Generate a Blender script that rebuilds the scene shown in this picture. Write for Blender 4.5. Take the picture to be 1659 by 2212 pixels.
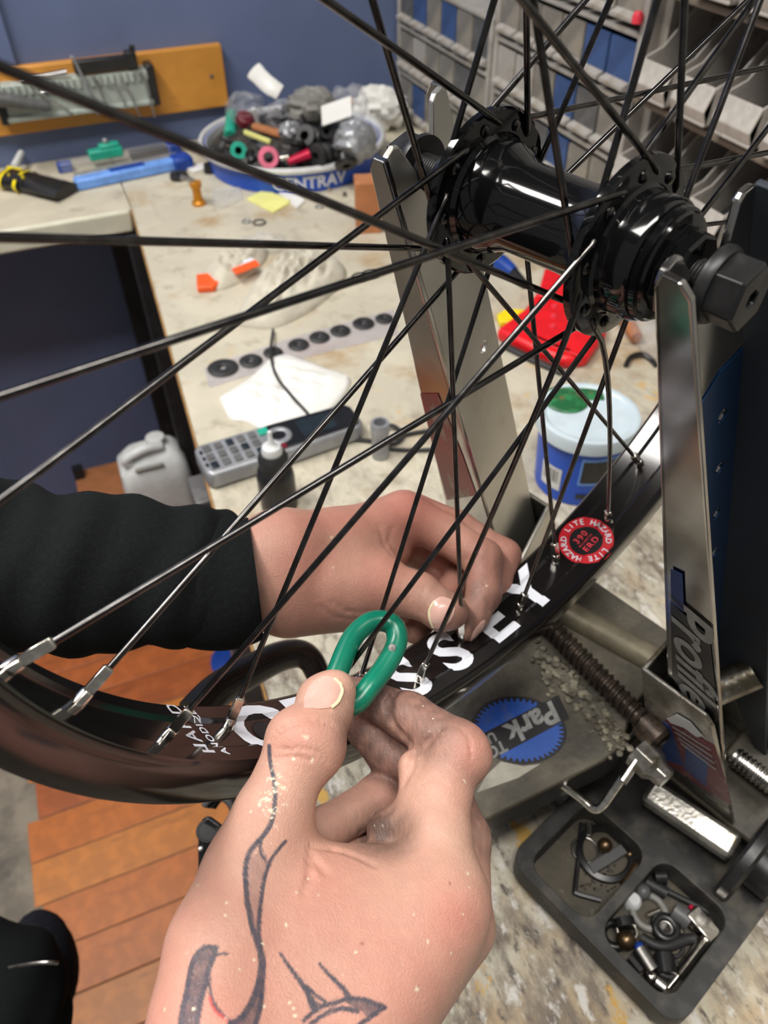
import bpy, bmesh, math, random
import numpy as np
from mathutils import Vector, Matrix
random.seed(7); rng = np.random.default_rng(7)
for o in list(bpy.data.objects): bpy.data.objects.remove(o)
C = bpy.context.scene.collection
# ---------------------------------------------------------------- camera, light, exposure
# All measures below are millimetres from the wheel's hub centre (x along the blue wall, y away, z up); the hub is 1.3 m above the floor.
LIFT = 1.3
IMG_W, IMG_H, FPX = 1659.0, 2212.0, 1683.884
M = np.array([[0.92587037, -0.2704504, 0.26385724], [-0.37771392, -0.64436115, 0.66492924], [-0.00981103, -0.71530083, -0.69874778]])
CAM = np.array([-130.95046645, -189.2232549, 99.8766305])
cam_d = bpy.data.cameras.new('camera'); cam = bpy.data.objects.new('camera', cam_d); C.objects.link(cam)
cam.matrix_world = Matrix(((M[0,0], -M[0,1], -M[0,2], CAM[0]/1000), (M[1,0], -M[1,1], -M[1,2], CAM[1]/1000), (M[2,0], -M[2,1], -M[2,2], CAM[2]/1000+LIFT), (0,0,0,1)))
cam_d.sensor_fit = 'VERTICAL'; cam_d.sensor_height = 36.0; cam_d.lens = FPX/IMG_H*36.0
cam_d.clip_start = 0.01; cam_d.clip_end = 50
cam_d.dof.use_dof = True; cam_d.dof.focus_distance = 0.265; cam_d.dof.aperture_fstop = 16.0
bpy.context.scene.camera = cam
world = bpy.data.worlds.new('world'); bpy.context.scene.world = world; world.use_nodes = True
world.node_tree.nodes['Background'].inputs[0].default_value = (0.80, 0.79, 0.78, 1); world.node_tree.nodes['Background'].inputs[1].default_value = 0.20
vs = bpy.context.scene.view_settings
vs.view_transform = 'Standard'; vs.look = 'None'; vs.gamma = 1.0; vs.use_curve_mapping = False; vs.exposure = 0.0
def area(name, loc, size, power, aim, col=(1, 0.965, 0.92)):
    d = bpy.data.lights.new(name, 'AREA'); d.shape = 'RECTANGLE'; d.size, d.size_y = size; d.energy = power; d.color = col
    o = bpy.data.objects.new(name, d); C.objects.link(o); o.location = (loc[0]/1000, loc[1]/1000, loc[2]/1000+LIFT)
    v = Vector(aim)-Vector(loc); o.rotation_euler = v.to_track_quat('-Z', 'Y').to_euler(); return o
LAMPS = [(-250, -350, 0), (-830, 640, 1)]
for i, (x, y, turn) in enumerate(LAMPS): area('strip_light' if i == 0 else 'strip_light.001', (x, y, 1395), (0.34, 1.2) if turn else (1.2, 0.30), (20, 33)[i], (x, y+.01, 0))
# ---------------------------------------------------------------- measuring helpers
def ray(x, y): return M @ np.array([(x-IMG_W/2)/FPX, (y-IMG_H/2)/FPX, 1.0])
def onz(x, y, z): d = ray(x, y); return CAM+(z-CAM[2])/d[2]*d
def ony(x, y, v): d = ray(x, y); return CAM+(v-CAM[1])/d[1]*d
def onx(x, y, v): d = ray(x, y); return CAM+(v-CAM[0])/d[0]*d
def atd(x, y, dep): return CAM+dep*ray(x, y)
def on(x, y, p, n): d = ray(x, y); return CAM+((np.asarray(p)-CAM)@n)/(d@n)*d
def px(w):
    c = (np.atleast_2d(w)-CAM)@M; return np.stack([IMG_W/2+FPX*c[:,0]/c[:,2], IMG_H/2+FPX*c[:,1]/c[:,2], c[:,2]], 1)
AX = np.array([0.338919653, -0.940815307, 0.0]); AX /= np.linalg.norm(AX)      # axle of the wheel
YW = np.array([0.8788719, 0.31654188, -0.35691094]); ZW = np.array([0.33573449, 0.12111068, 0.9341384])
NZ = np.array([0, 0, 1.0]); NN = np.cross(AX, NZ)
def unit(v): v = np.asarray(v, float); return v/np.linalg.norm(v)
# ---------------------------------------------------------------- materials
def mat(name, col, rough=0.5, metal=0.0, var=0.12, vscale=60, bump=0.0, bscale=300, col2=None, fac=(0.45, 0.6), coat=0.0, alpha=1.0, trans=0.0, sss=0.0, spec=None, detail=4.0, attr=None, ior=None, rvar=0.0):
    m = bpy.data.materials.new(name); m.use_nodes = True; nt = m.node_tree; N = nt.nodes; L = nt.links
    b = N['Principled BSDF']; b.inputs['Roughness'].default_value = rough; b.inputs['Metallic'].default_value = metal
    b.inputs['Coat Weight'].default_value = coat; b.inputs['Coat Roughness'].default_value = 0.05
    b.inputs['Alpha'].default_value = alpha; b.inputs['Transmission Weight'].default_value = trans
    if spec is not None: b.inputs['Specular IOR Level'].default_value = spec
    if ior: b.inputs['IOR'].default_value = ior
    if sss: b.inputs['Subsurface Weight'].default_value = sss; b.inputs['Subsurface Scale'].default_value = 0.003; b.inputs['Subsurface Radius'].default_value = (1, 0.35, 0.2)
    tc = N.new('ShaderNodeTexCoord'); nz = N.new('ShaderNodeTexNoise'); nz.inputs['Scale'].default_value = vscale; nz.inputs['Detail'].default_value = detail
    L.new(tc.outputs['Object'], nz.inputs['Vector'])
    r = N.new('ShaderNodeValToRGB'); L.new(nz.outputs['Fac'], r.inputs[0])
    c2 = col2 or tuple(c*(1-var) for c in col); c1 = col if col2 else tuple(min(1, c*(1+var)) for c in col)
    r.color_ramp.elements[0].position, r.color_ramp.elements[1].position = fac
    r.color_ramp.elements[0].color = (*c2, 1); r.color_ramp.elements[1].color = (*c1, 1)
    out = r.outputs[0]
    if attr:
        at = N.new('ShaderNodeAttribute'); at.attribute_name = attr; mx = N.new('ShaderNodeMix'); mx.data_type = 'RGBA'; mx.blend_type = 'MULTIPLY'; mx.inputs[0].default_value = 1
        L.new(at.outputs['Color'], mx.inputs[6]); L.new(out, mx.inputs[7]); out = mx.outputs[2]
    L.new(out, b.inputs['Base Color'])
    if rvar:
        n3 = N.new('ShaderNodeTexNoise'); n3.inputs['Scale'].default_value = vscale*1.7; L.new(tc.outputs['Object'], n3.inputs['Vector'])
        mr = N.new('ShaderNodeMapRange'); mr.inputs[3].default_value = max(0, rough-rvar); mr.inputs[4].default_value = min(1, rough+rvar); L.new(n3.outputs['Fac'], mr.inputs[0]); L.new(mr.outputs[0], b.inputs['Roughness'])
    if bump:
        n2 = N.new('ShaderNodeTexNoise'); n2.inputs['Scale'].default_value = bscale; n2.inputs['Detail'].default_value = 5; L.new(tc.outputs['Object'], n2.inputs['Vector'])
        bp = N.new('ShaderNodeBump'); bp.inputs['Strength'].default_value = bump; bp.inputs['Distance'].default_value = 0.001; L.new(n2.outputs['Fac'], bp.inputs['Height']); L.new(bp.outputs[0], b.inputs['Normal'])
    m['shader'] = 'procedural'; return m
def layer(m, col, scale, lo, hi, detail=6, stretch=None, seed=0.0, grad=None):
    """one more layer of worn paint, rust, dirt mixed over the colour of m where a noise is high"""
    nt = m.node_tree; N = nt.nodes; L = nt.links; b = N['Principled BSDF']; src = b.inputs['Base Color'].links[0].from_socket
    tc = next(n for n in N if n.type == 'TEX_COORD'); mp = N.new('ShaderNodeMapping'); mp.inputs['Location'].default_value = (seed, seed*1.7, seed*.3)
    if stretch: mp.inputs['Scale'].default_value = stretch
    L.new(tc.outputs['Object'], mp.inputs[0]); nz = N.new('ShaderNodeTexNoise'); nz.inputs['Scale'].default_value = scale; nz.inputs['Detail'].default_value = detail; nz.inputs['Roughness'].default_value = 0.65
    L.new(mp.outputs[0], nz.inputs['Vector']); mr = N.new('ShaderNodeMapRange'); mr.inputs[1].default_value = lo; mr.inputs[2].default_value = hi; L.new(nz.outputs['Fac'], mr.inputs[0])
    fac = mr.outputs[0]
    if grad:                                             # wear fades along y, between two distances from the object's origin (m)
        sx = N.new('ShaderNodeSeparateXYZ'); L.new(tc.outputs['Object'], sx.inputs[0]); g = N.new('ShaderNodeMapRange'); g.inputs[1].default_value, g.inputs[2].default_value = grad; L.new(sx.outputs[1], g.inputs[0])
        mu = N.new('ShaderNodeMath'); mu.operation = 'MULTIPLY'; L.new(fac, mu.inputs[0]); L.new(g.outputs[0], mu.inputs[1]); fac = mu.outputs[0]
    mx = N.new('ShaderNodeMix'); mx.data_type = 'RGBA'; mx.inputs[7].default_value = (*col, 1); L.new(fac, mx.inputs[0]); L.new(src, mx.inputs[6]); L.new(mx.outputs[2], b.inputs['Base Color'])
    return m
def S(r, g, b): return tuple(((v/255+0.055)/1.055)**2.4 if v > 10 else v/255/12.92 for v in (r, g, b))
X = {}
X['rim'] = mat('black_rim_paint', (0.0085, 0.0072, 0.0072), 0.12, 0, 0.1, 20, spec=0.6, rvar=0.04)
X['hub'] = mat('gloss_black_anodised', (0.0045, 0.0045, 0.005), 0.085, 0, 0.1, 30, spec=0.6, rvar=0.04)
X['spoke'] = mat('black_oxide_steel', (0.10, 0.095, 0.092), 0.20, 1.0, 0.2, 200, rvar=0.06)
X['satin'] = mat('satin_black_steel', (0.022, 0.022, 0.023), 0.38, 0.25, 0.25, 120, bump=0.05, rvar=0.08)
X['chrome'] = layer(mat('worn_chrome', (0.47, 0.455, 0.44), 0.16, 1.0, 0.10, 30, bump=0.03, bscale=60, rvar=0.10), (0.20, 0.17, 0.12), 18, 0.60, 0.80)
X['dirtychrome'] = layer(layer(mat('dirty_chrome', (0.38, 0.365, 0.33), 0.30, 0.85, 0.2, 60, bump=0.25, bscale=400, rvar=0.15), (0.13, 0.11, 0.075), 40, 0.48, 0.62), (0.32, 0.22, 0.12), 90, 0.62, 0.74)
X['brushed'] = layer(mat('brushed_plate', (0.74, 0.72, 0.66), 0.42, 1.0, 0.12, 14, bump=0.05, bscale=200, rvar=0.08), (0.36, 0.31, 0.20), 9, 0.55, 0.8)
X['nickel'] = mat('nickel_plate', (0.78, 0.74, 0.66), 0.16, 1.0, 0.15, 300, rvar=0.06)
X['steel'] = mat('grey_steel', (0.42, 0.41, 0.39), 0.3, 1.0, 0.25, 150, rvar=0.1)
X['greasy'] = layer(layer(mat('greasy_grey_paint', S(96, 89, 74), 0.55, 0.1, 0.25, 40, bump=0.35, bscale=250), S(50, 46, 38), 26, 0.42, 0.66), S(150, 144, 126), 130, 0.66, 0.80)
X['crosstube'] = layer(layer(mat('dirty_tube', S(138, 130, 110), 0.45, 0.3, 0.15, 40, bump=0.3, bscale=300), S(84, 76, 58), 24, 0.5, 0.7), S(178, 172, 154), 60, 0.62, 0.72)
X['dust'] = layer(layer(mat('dusty_tray_floor', S(84, 78, 66), 0.7, 0, 0.15, 60, bump=0.2, bscale=900), S(56, 53, 46), 30, 0.5, 0.7), S(128, 120, 102), 160, 0.62, 0.72)
X['grease'] = layer(mat('old_grease', S(140, 134, 116), 0.42, 0, 0.35, 200, bump=0.6, bscale=700), S(80, 72, 58), 150, 0.5, 0.62)
X['rust'] = layer(mat('oily_screw_steel', S(66, 55, 47), 0.42, 0.5, 0.3, 200, bump=0.2, bscale=500), S(96, 82, 70), 120, 0.55, 0.7)
X['tray'] = layer(mat('dusty_black_plastic', (0.040, 0.039, 0.037), 0.55, 0, 0.3, 60, bump=0.12, bscale=900), S(98, 90, 76), 30, 0.50, 0.78)
X['bench'] = layer(layer(mat('worn_white_bench_paint', S(192, 184, 164), 0.62, 0, 0.08, 14, bump=0.2, bscale=120), S(160, 136, 100), 9, 0.60, 0.78, seed=3.1), S(150, 142, 126), 26, 0.58, 0.76, seed=1.2)
X['benchworn'] = mat('chipped_white_bench_paint', S(194, 187, 168), 0.62, 0, 0.06, 14, bump=0.5, bscale=260)
for a_ in ((S(164, 132, 88), 9, 0.54, 0.70, 6, None, 3.6, None), (S(150, 140, 122), 34, 0.55, 0.75, 6, None, 1.6, None), (S(128, 116, 102), 40, 0.45, 0.62, 9, (1.7, .8, 1), 4.2, (-.02, -.36)), (S(92, 84, 76), 85, 0.54, 0.66, 9, (1.9, .8, 1), 7.7, (-.08, -.42)), (S(214, 210, 202), 60, 0.55, 0.63, 9, (1.5, .8, 1), 6.0, (-.08, -.42)), (S(206, 164, 84), 24, 0.595, 0.635, 9, (1.2, .8, 1), 2.2, (.2, -.40))): layer(X['benchworn'], *a_)
X['benchlip'] = layer(mat('ivory_edge_paint', S(216, 214, 194), 0.5, 0, 0.06, 30), S(150, 132, 100), 60, 0.64, 0.72)
X['ply'] = layer(mat('raw_ply_edge', S(176, 132, 76), 0.7, 0, 0.2, 60), S(110, 84, 54), 60, 0.55, 0.7)
X['wall'] = mat('blue_wall_paint', S(97, 111, 147), 0.55, 0, 0.05, 6, bump=0.05, bscale=90)
X['wallr'] = mat('pale_wall_paint', S(150, 148, 142), 0.7, 0, 0.06, 6)
X['ceil'] = mat('ceiling_paint', S(120, 118, 114), 0.8, 0, 0.04, 4)
X['conc'] = layer(mat('grey_floor', S(140, 130, 115), 0.7, 0, 0.12, 20, bump=0.1), S(96, 90, 82), 12, 0.5, 0.7)
X['shelf'] = mat('shelf_board', S(132, 120, 106), 0.6, 0, 0.1, 30)
X['dark'] = layer(mat('black_board', (0.012, 0.012, 0.014), 0.6, 0, 0.3, 30), S(70, 68, 66), 14, 0.62, 0.8)
X['blackp'] = mat('black_plastic', (0.012, 0.012, 0.013), 0.32, 0, 0.2, 80)
X['cloth'] = mat('black_fleece', (0.0085, 0.0098, 0.0102), 0.9, 0, 0.14, 700, bump=0.35, bscale=1800, spec=0.1)
X['navy'] = mat('navy_cloth', (0.012, 0.013, 0.019), 0.85, 0, 0.25, 300, bump=0.4, bscale=1200, spec=0.2)
X['white'] = mat('white_print', S(226, 229, 238), 0.4, 0, 0.02, 40)
X['green'] = mat('green_vinyl_dip', S(4, 118, 92), 0.28, 0, 0.08, 60, spec=0.6)
X['plywood'] = layer(mat('varnished_pine', S(206, 142, 58), 0.5, 0, 0.08, 12), S(170, 104, 40), 40, 0.58, 0.75, stretch=(.3, 1, 1.5))
X['red'] = mat('red_plastic', S(226, 22, 34), 0.4, 0, 0.08, 60)
X['yellow'] = mat('yellow_plastic', S(238, 214, 20), 0.45, 0, 0.08, 60)
X['blue'] = mat('blue_print', S(20, 78, 190), 0.4, 0, 0.06, 60)
X['blued'] = mat('deep_blue_plastic', S(16, 62, 150), 0.45, 0, 0.1, 60)
X['lightblue'] = mat('light_blue_plastic', S(110, 158, 232), 0.4, 0, 0.1, 60)
X['teal'] = mat('teal_plastic', S(34, 164, 138), 0.4, 0, 0.1, 60)
X['pink'] = mat('pink_rubber', S(220, 112, 140), 0.45, 0, 0.1, 60)
X['maroon'] = mat('maroon_plastic', S(112, 16, 36), 0.4, 0, 0.1, 60)
X['magenta'] = mat('magenta_anodised', S(190, 16, 62), 0.3, 0.3, 0.1, 60)
X['orange'] = mat('orange_plastic', S(238, 92, 34), 0.45, 0, 0.08, 60)
X['amber'] = mat('amber_anodised', S(200, 132, 32), 0.35, 0.4, 0.1, 60)
X['paper'] = mat('white_paper', S(226, 225, 222), 0.7, 0, 0.03, 20)
X['stripfilm'] = mat('violet_clear_film', S(206, 200, 206), 0.3, 0, 0.04, 40, alpha=0.3)
X['bag'] = mat('white_plastic_film', S(232, 231, 226), 0.35, 0, 0.03, 20, bump=0.1, bscale=60)
X['note'] = mat('yellow_paper', S(228, 226, 140), 0.7, 0, 0.04, 20)
X['rag'] = mat('cream_cloth', S(200, 194, 178), 0.9, 0, 0.08, 50, bump=0.3, bscale=900)
X['card'] = mat('brown_cardboard', S(178, 116, 74), 0.8, 0, 0.08, 40)
X['film'] = mat('clear_plastic_film', S(222, 222, 226), 0.2, 0, 0.05, 60, alpha=0.16, bump=0.5, bscale=90)
X['tubwhite'] = mat('white_tub_plastic', S(214, 216, 216), 0.4, 0, 0.05, 40)
X['lid'] = mat('milky_lid_plastic', S(196, 210, 218), 0.3, 0, 0.05, 40, sss=0.2)
X['greengrease'] = layer(mat('green_grease', S(40, 110, 66), 0.25, 0, 0.3, 90, bump=0.5, bscale=300), S(120, 96, 60), 60, 0.6, 0.7)
X['heap'] = layer(mat('dark_heap_of_parts', S(58, 56, 53), 0.5, 0.2, 0.4, 90, bump=1.0, bscale=120), S(120, 114, 104), 70, 0.58, 0.66)
X['grey'] = mat('grey_plastic', S(128, 127, 122), 0.45, 0, 0.1, 60)
X['midgrey'] = mat('mid_grey_plastic', S(92, 92, 92), 0.45, 0, 0.15, 60)
X['bin'] = layer(mat('dusty_grey_bin', S(182, 176, 168), 0.5, 0, 0.1, 60), S(110, 104, 98), 30, 0.55, 0.7)
X['drawer'] = layer(mat('smoky_drawer_plastic', S(128, 124, 116), 0.3, 0, 0.12, 30, alpha=1), S(160, 150, 134), 20, 0.5, 0.75)
X['drawerblue'] = mat('blue_drawer_filling', S(58, 82, 128), 0.35, 0, 0.12, 30)
X['frame'] = layer(mat('grey_cabinet_frame', S(168, 164, 158), 0.5, 0, 0.08, 30), S(140, 130, 116), 18, 0.52, 0.7)
X['silver'] = mat('silver_plastic', S(150, 152, 156), 0.35, 0.3, 0.1, 60)
X['screen'] = mat('dark_screen', S(34, 42, 48), 0.15, 0, 0.1, 60)
X['holder'] = mat('pale_grey_holder', S(164, 172, 164), 0.45, 0, 0.08, 60)
X['hose'] = mat('dark_rubber', (0.02, 0.02, 0.021), 0.55, 0, 0.2, 60)
X['brass'] = mat('aged_brass', S(118, 98, 74), 0.34, 0.9, 0.2, 100)
X['lamp'] = mat('lamp_diffuser', (1, 1, 1), 0.5, 0, 0.0, 10); _b = X['lamp'].node_tree.nodes['Principled BSDF']; _b.inputs['Emission Color'].default_value = (1, .95, .88, 1); _b.inputs['Emission Strength'].default_value = 6
X['wornred'] = layer(mat('worn_red_sticker', S(138, 34, 38), 0.35, 0, 0.12, 60), S(150, 132, 118), 70, 0.52, 0.60, stretch=(1, 1, .4))
X['edgeshine'] = layer(mat('painted_edge_reflection', S(186, 182, 166), 0.5, 0, 0.1, 60), S(130, 124, 108), 70, 0.5, 0.7)  # pale colour for the reflection painted on the stand's base plate
X['stickred'] = mat('red_sticker_print', S(206, 30, 44), 0.35, 0, 0.05, 60)
X['stickpink'] = mat('pink_red_print', S(226, 60, 76), 0.4, 0, 0.05, 60)
X['ink'] = mat('black_sticker_print', (0.010, 0.010, 0.011), 0.3, 0, 0.1, 60)
X['badgeblue'] = layer(mat('blue_badge_print', S(28, 88, 184), 0.4, 0, 0.08, 60), S(96, 104, 128), 60, 0.55, 0.72)
X['badgegrey'] = mat('grey_badge_print', S(150, 150, 146), 0.45, 0, 0.12, 200)
X['faded'] = layer(mat('faded_red_sticker', S(104, 34, 42), 0.5, 0, 0.15, 60), S(150, 112, 106), 160, 0.56, 0.66)
X['fadedblue'] = layer(mat('faded_blue_sticker', S(24, 58, 120), 0.5, 0, 0.15, 60), S(120, 122, 130), 200, 0.60, 0.7)
X['caliper'] = mat('bronze_black_paint', (0.020, 0.0135, 0.0105), 0.28, 0.1, 0.2, 40, rvar=0.08)
X['bluestand'] = layer(mat('blue_stand_paint', S(22, 62, 104), 0.32, 0.5, 0.15, 10), S(60, 80, 96), 30, 0.6, 0.75, stretch=(1, 1, .3))
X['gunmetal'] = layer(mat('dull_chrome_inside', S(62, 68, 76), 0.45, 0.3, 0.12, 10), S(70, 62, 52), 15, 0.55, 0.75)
PLANKS = [layer(mat('orange_varnished_oak.%d' % i, c, 0.42, 0, 0.10, 30, bump=0.08, bscale=200), tuple(v*.55 for v in c), 26, 0.54, 0.76, stretch=(.25, 2, 1), seed=i) for i, c in enumerate([S(190, 108, 44), S(178, 98, 50), S(198, 122, 52), S(168, 90, 46)])]
# ---------------------------------------------------------------- mesh helpers
class MB:
    def __init__(s): s.v = []; s.f = []
    def add(s, v, f):
        n = len(s.v); s.v += [tuple(map(float, p)) for p in v]; s.f += [tuple(i+n for i in q) for q in f]; return s
    def box(s, c, h, ax=None):
        ax = np.eye(3) if ax is None else [unit(a) for a in ax]; c = np.asarray(c, float)
        v = [c+i*h[0]*ax[0]+j*h[1]*ax[1]+k*h[2]*ax[2] for i in (-1, 1) for j in (-1, 1) for k in (-1, 1)]
        return s.add(v, [(0,1,3,2), (4,6,7,5), (0,4,5,1), (2,3,7,6), (0,2,6,4), (1,5,7,3)])
    def prism(s, poly, d):
        n = len(poly); p = [np.asarray(q, float) for q in poly]; d = np.asarray(d, float)
        return s.add(p+[q+d for q in p], [tuple(range(n-1, -1, -1)), tuple(range(n, 2*n))]+[(i, (i+1) % n, n+(i+1) % n, n+i) for i in range(n)])
    def tube(s, pts, r, n=12, closed=False, caps=True, flat=None):
        P = [np.asarray(p, float) for p in pts]; m = len(P); R = [r]*m if np.isscalar(r) else [r]*m if isinstance(r, tuple) else list(r)
        if len(R) != m: Q_ = np.array([q if hasattr(q, '__len__') else (q, q) for q in R], float); R = [tuple(np.interp(i/(m-1), np.linspace(0, 1, len(Q_)), Q_[:,k]) for k in (0, 1)) for i in range(m)]
        T = [unit(P[(i+1) % m]-P[i-1]) if closed else unit(P[min(i+1, m-1)]-P[max(i-1, 0)]) for i in range(m)]
        u = np.cross(T[0], [0.31, 0.17, 0.93]) if flat is None else np.asarray(flat, float); u = unit(u-T[0]*(u@T[0])); v = []
        for i in range(m):
            u = unit(u-T[i]*(u@T[i])); w = np.cross(T[i], u); a, b = R[i] if hasattr(R[i], '__len__') else (R[i], R[i])
            v += [P[i]+a*math.cos(t)*u+b*math.sin(t)*w for t in np.linspace(0, 2*math.pi, n, endpoint=False)]
        f = [(i*n+j, i*n+(j+1) % n, ((i+1) % m)*n+(j+1) % n, ((i+1) % m)*n+j) for i in range(m if closed else m-1) for j in range(n)]
        if caps and not closed: f += [tuple(range(n-1, -1, -1)), tuple(range((m-1)*n, m*n))]
        return s.add(v, f)
    def lathe(s, o, ax, prof, n=32, closed=False, u=None, a0=0, caps=True):
        o = np.asarray(o, float); ax = unit(ax); u = np.cross(ax, [0.31, 0.17, 0.93]) if u is None else np.asarray(u, float); u = unit(u-ax*(u@ax)); w = np.cross(ax, u); m = len(prof)
        v = [o+ax*x+r*(math.cos(t+a0)*u+math.sin(t+a0)*w) for x, r in prof for t in np.linspace(0, 2*math.pi, n, endpoint=False)]
        f = [(i*n+j, i*n+(j+1) % n, ((i+1) % m)*n+(j+1) % n, ((i+1) % m)*n+j) for i in range(m if closed else m-1) for j in range(n)]
        if caps and not closed: f += [tuple(range(n-1, -1, -1)), tuple(range((m-1)*n, m*n))]
        return s.add(v, f)
    def ball(s, c, r, n=16, ax=None):
        r = (r, r, r) if np.isscalar(r) else r; ax = np.eye(3) if ax is None else ax; k = n//2; c = np.asarray(c, float)
        v = [c+r[0]*math.sin(a)*math.cos(b)*ax[0]+r[1]*math.sin(a)*math.sin(b)*ax[1]+r[2]*math.cos(a)*ax[2] for a in np.linspace(0.02, math.pi-0.02, k) for b in np.linspace(0, 2*math.pi, n, endpoint=False)]
        return s.add(v, [(i*n+j, i*n+(j+1) % n, (i+1)*n+(j+1) % n, (i+1)*n+j) for i in range(k-1) for j in range(n)]+[tuple(range(n-1, -1, -1)), tuple(range((k-1)*n, k*n))])
def wm(p): return Vector((p[0]/1000, p[1]/1000, p[2]/1000+LIFT))
def base_of(mb):
    a = np.array(mb.v); return np.array([a[:,0].mean(), a[:,1].mean(), a[:,2].min()])
def obj(name, mb, m, parent=None, bevel=0.0, smooth=True, ang=40, seg=2, at=None):
    """one mesh object from a builder in hub millimetres; parents carry only a translation"""
    root = at if at is not None else base_of(mb)
    if parent is not None:
        p = parent; off = Vector((0, 0, 0))
        while p is not None: off += p.location; p = p.parent
        local = Vector((0, 0, 0))
    else: off = wm(root); local = off
    me = bpy.data.meshes.new(name); me.from_pydata([tuple(wm(v)-off) for v in mb.v], [], mb.f); me.validate(); me.update()
    b = bmesh.new(); b.from_mesh(me); bmesh.ops.recalc_face_normals(b, faces=b.faces); b.to_mesh(me); b.free()
    me.materials.append(X[m] if isinstance(m, str) else m); o = bpy.data.objects.new(name, me); C.objects.link(o); o.location = local
    if parent is not None: o.parent = parent
    if smooth:
        me.shade_smooth(); me.set_sharp_from_angle(angle=math.radians(ang))
    if bevel:
        bv = o.modifiers.new('bevel', 'BEVEL'); bv.width = bevel/1000; bv.segments = seg; bv.limit_method = 'ANGLE'; bv.angle_limit = math.radians(35); bv.harden_normals = False
    return o
def tag(o, label, cat, group=None):
    o['label'] = label; o['category'] = cat
    if group: o['group'] = group
    return o
def thing(name, label, cat, at, group=None):
    o = bpy.data.objects.new(name, None); C.objects.link(o); o.location = wm(at); o.empty_display_size = 0.01; return tag(o, label, cat, group)
def one(name, mb, m, label, cat, group=None, **k): return tag(obj(name, mb, m, **k), label, cat, group)
def struct(o): o['kind'] = 'structure'; return o
def inst(src, p_mm, parent=None, name=None):
    o = src.copy(); C.objects.link(o)
    if parent is not None: o.parent = parent; o.location = wm(p_mm)-parent.location
    else: o.location = wm(p_mm)
    return o
def bez(pts, n=8):
    """smooth curve through points (Catmull-Rom)"""
    P = [np.asarray(p, float) for p in pts]; P = [2*P[0]-P[1]]+P+[2*P[-1]-P[-2]]; out = []
    for i in range(1, len(P)-2):
        a, b, c, d = P[i-1:i+3]
        for t in np.linspace(0, 1, n, endpoint=False): out.append(0.5*((2*b)+(c-a)*t+(2*a-5*b+4*c-d)*t*t+(3*b-a-3*c+d)*t**3))
    return out+[P[-2]]
def flat_mesh(splines, depth=0.0, holes=True):
    """2D outlines (list of point lists, mm) filled with holes cut, extruded by depth: returns verts, faces"""
    cu = bpy.data.curves.new('t', 'CURVE'); cu.dimensions = '2D'; cu.fill_mode = 'BOTH'; cu.extrude = depth/2
    for sp in splines:
        s = cu.splines.new('POLY'); s.points.add(len(sp)-1); s.use_cyclic_u = True
        for i, p in enumerate(sp): s.points[i].co = (p[0], p[1], 0, 1)
    return _curve(cu, depth)
def text_mesh(txt, size, bold=0.0, depth=0.0, shear=0.0, sp=1.0, cut=None):
    cu = bpy.data.curves.new('t', 'FONT'); cu.body = txt; cu.size = size; cu.align_x = 'CENTER'; cu.align_y = 'CENTER'; cu.offset = bold; cu.extrude = depth/2; cu.shear = shear; cu.space_character = sp; cu.resolution_u = 4
    return _curve(cu, depth, cut)
def _curve(cu, depth, cut=None):
    o = bpy.data.objects.new('t', cu); C.objects.link(o); dg = bpy.context.evaluated_depsgraph_get(); me = bpy.data.meshes.new_from_object(o.evaluated_get(dg))
    b = bmesh.new(); b.from_mesh(me); bmesh.ops.remove_doubles(b, verts=b.verts, dist=1e-4)
    if cut:
        for _ in range(3):
            e = [e for e in b.edges if e.calc_length() > cut]
            if not e: break
            bmesh.ops.triangulate(b, faces=b.faces); e = [e for e in b.edges if e.calc_length() > cut]; bmesh.ops.subdivide_edges(b, edges=e, cuts=1)
        bmesh.ops.triangulate(b, faces=b.faces)
    b.verts.ensure_lookup_table(); v = [tuple(x.co) for x in b.verts]; f = [tuple(x.index for x in q.verts) for q in b.faces]
    b.free(); bpy.data.objects.remove(o); bpy.data.meshes.remove(me); bpy.data.curves.remove(cu)
    return v, f
def place(mb, vf, o, ux, uy, uz=None):
    """flat outline put on a plane: origin o, axes ux, uy (mm)"""
    o = np.asarray(o, float); ux = np.asarray(ux, float); uy = np.asarray(uy, float); uz = unit(np.cross(ux, uy)) if uz is None else np.asarray(uz, float)
    return mb.add([o+p[0]*ux+p[1]*uy+p[2]*uz for p in vf[0]], vf[1])
def rrect(w, h, r, n=5, cx=0, cy=0):
    out = []
    for sx, sy, a in ((1, 1, 0), (-1, 1, 90), (-1, -1, 180), (1, -1, 270)):
        out += [(cx+sx*(w-r)+r*math.cos(math.radians(a+90*i/n)), cy+sy*(h-r)+r*math.sin(math.radians(a+90*i/n))) for i in range(n+1)]
    return out
def disc(r, n=32, cx=0, cy=0, ry=None): return [(cx+r*math.cos(t), cy+(ry or r)*math.sin(t)) for t in np.linspace(0, 2*math.pi, n, endpoint=False)]
ZB = -400.0
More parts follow.
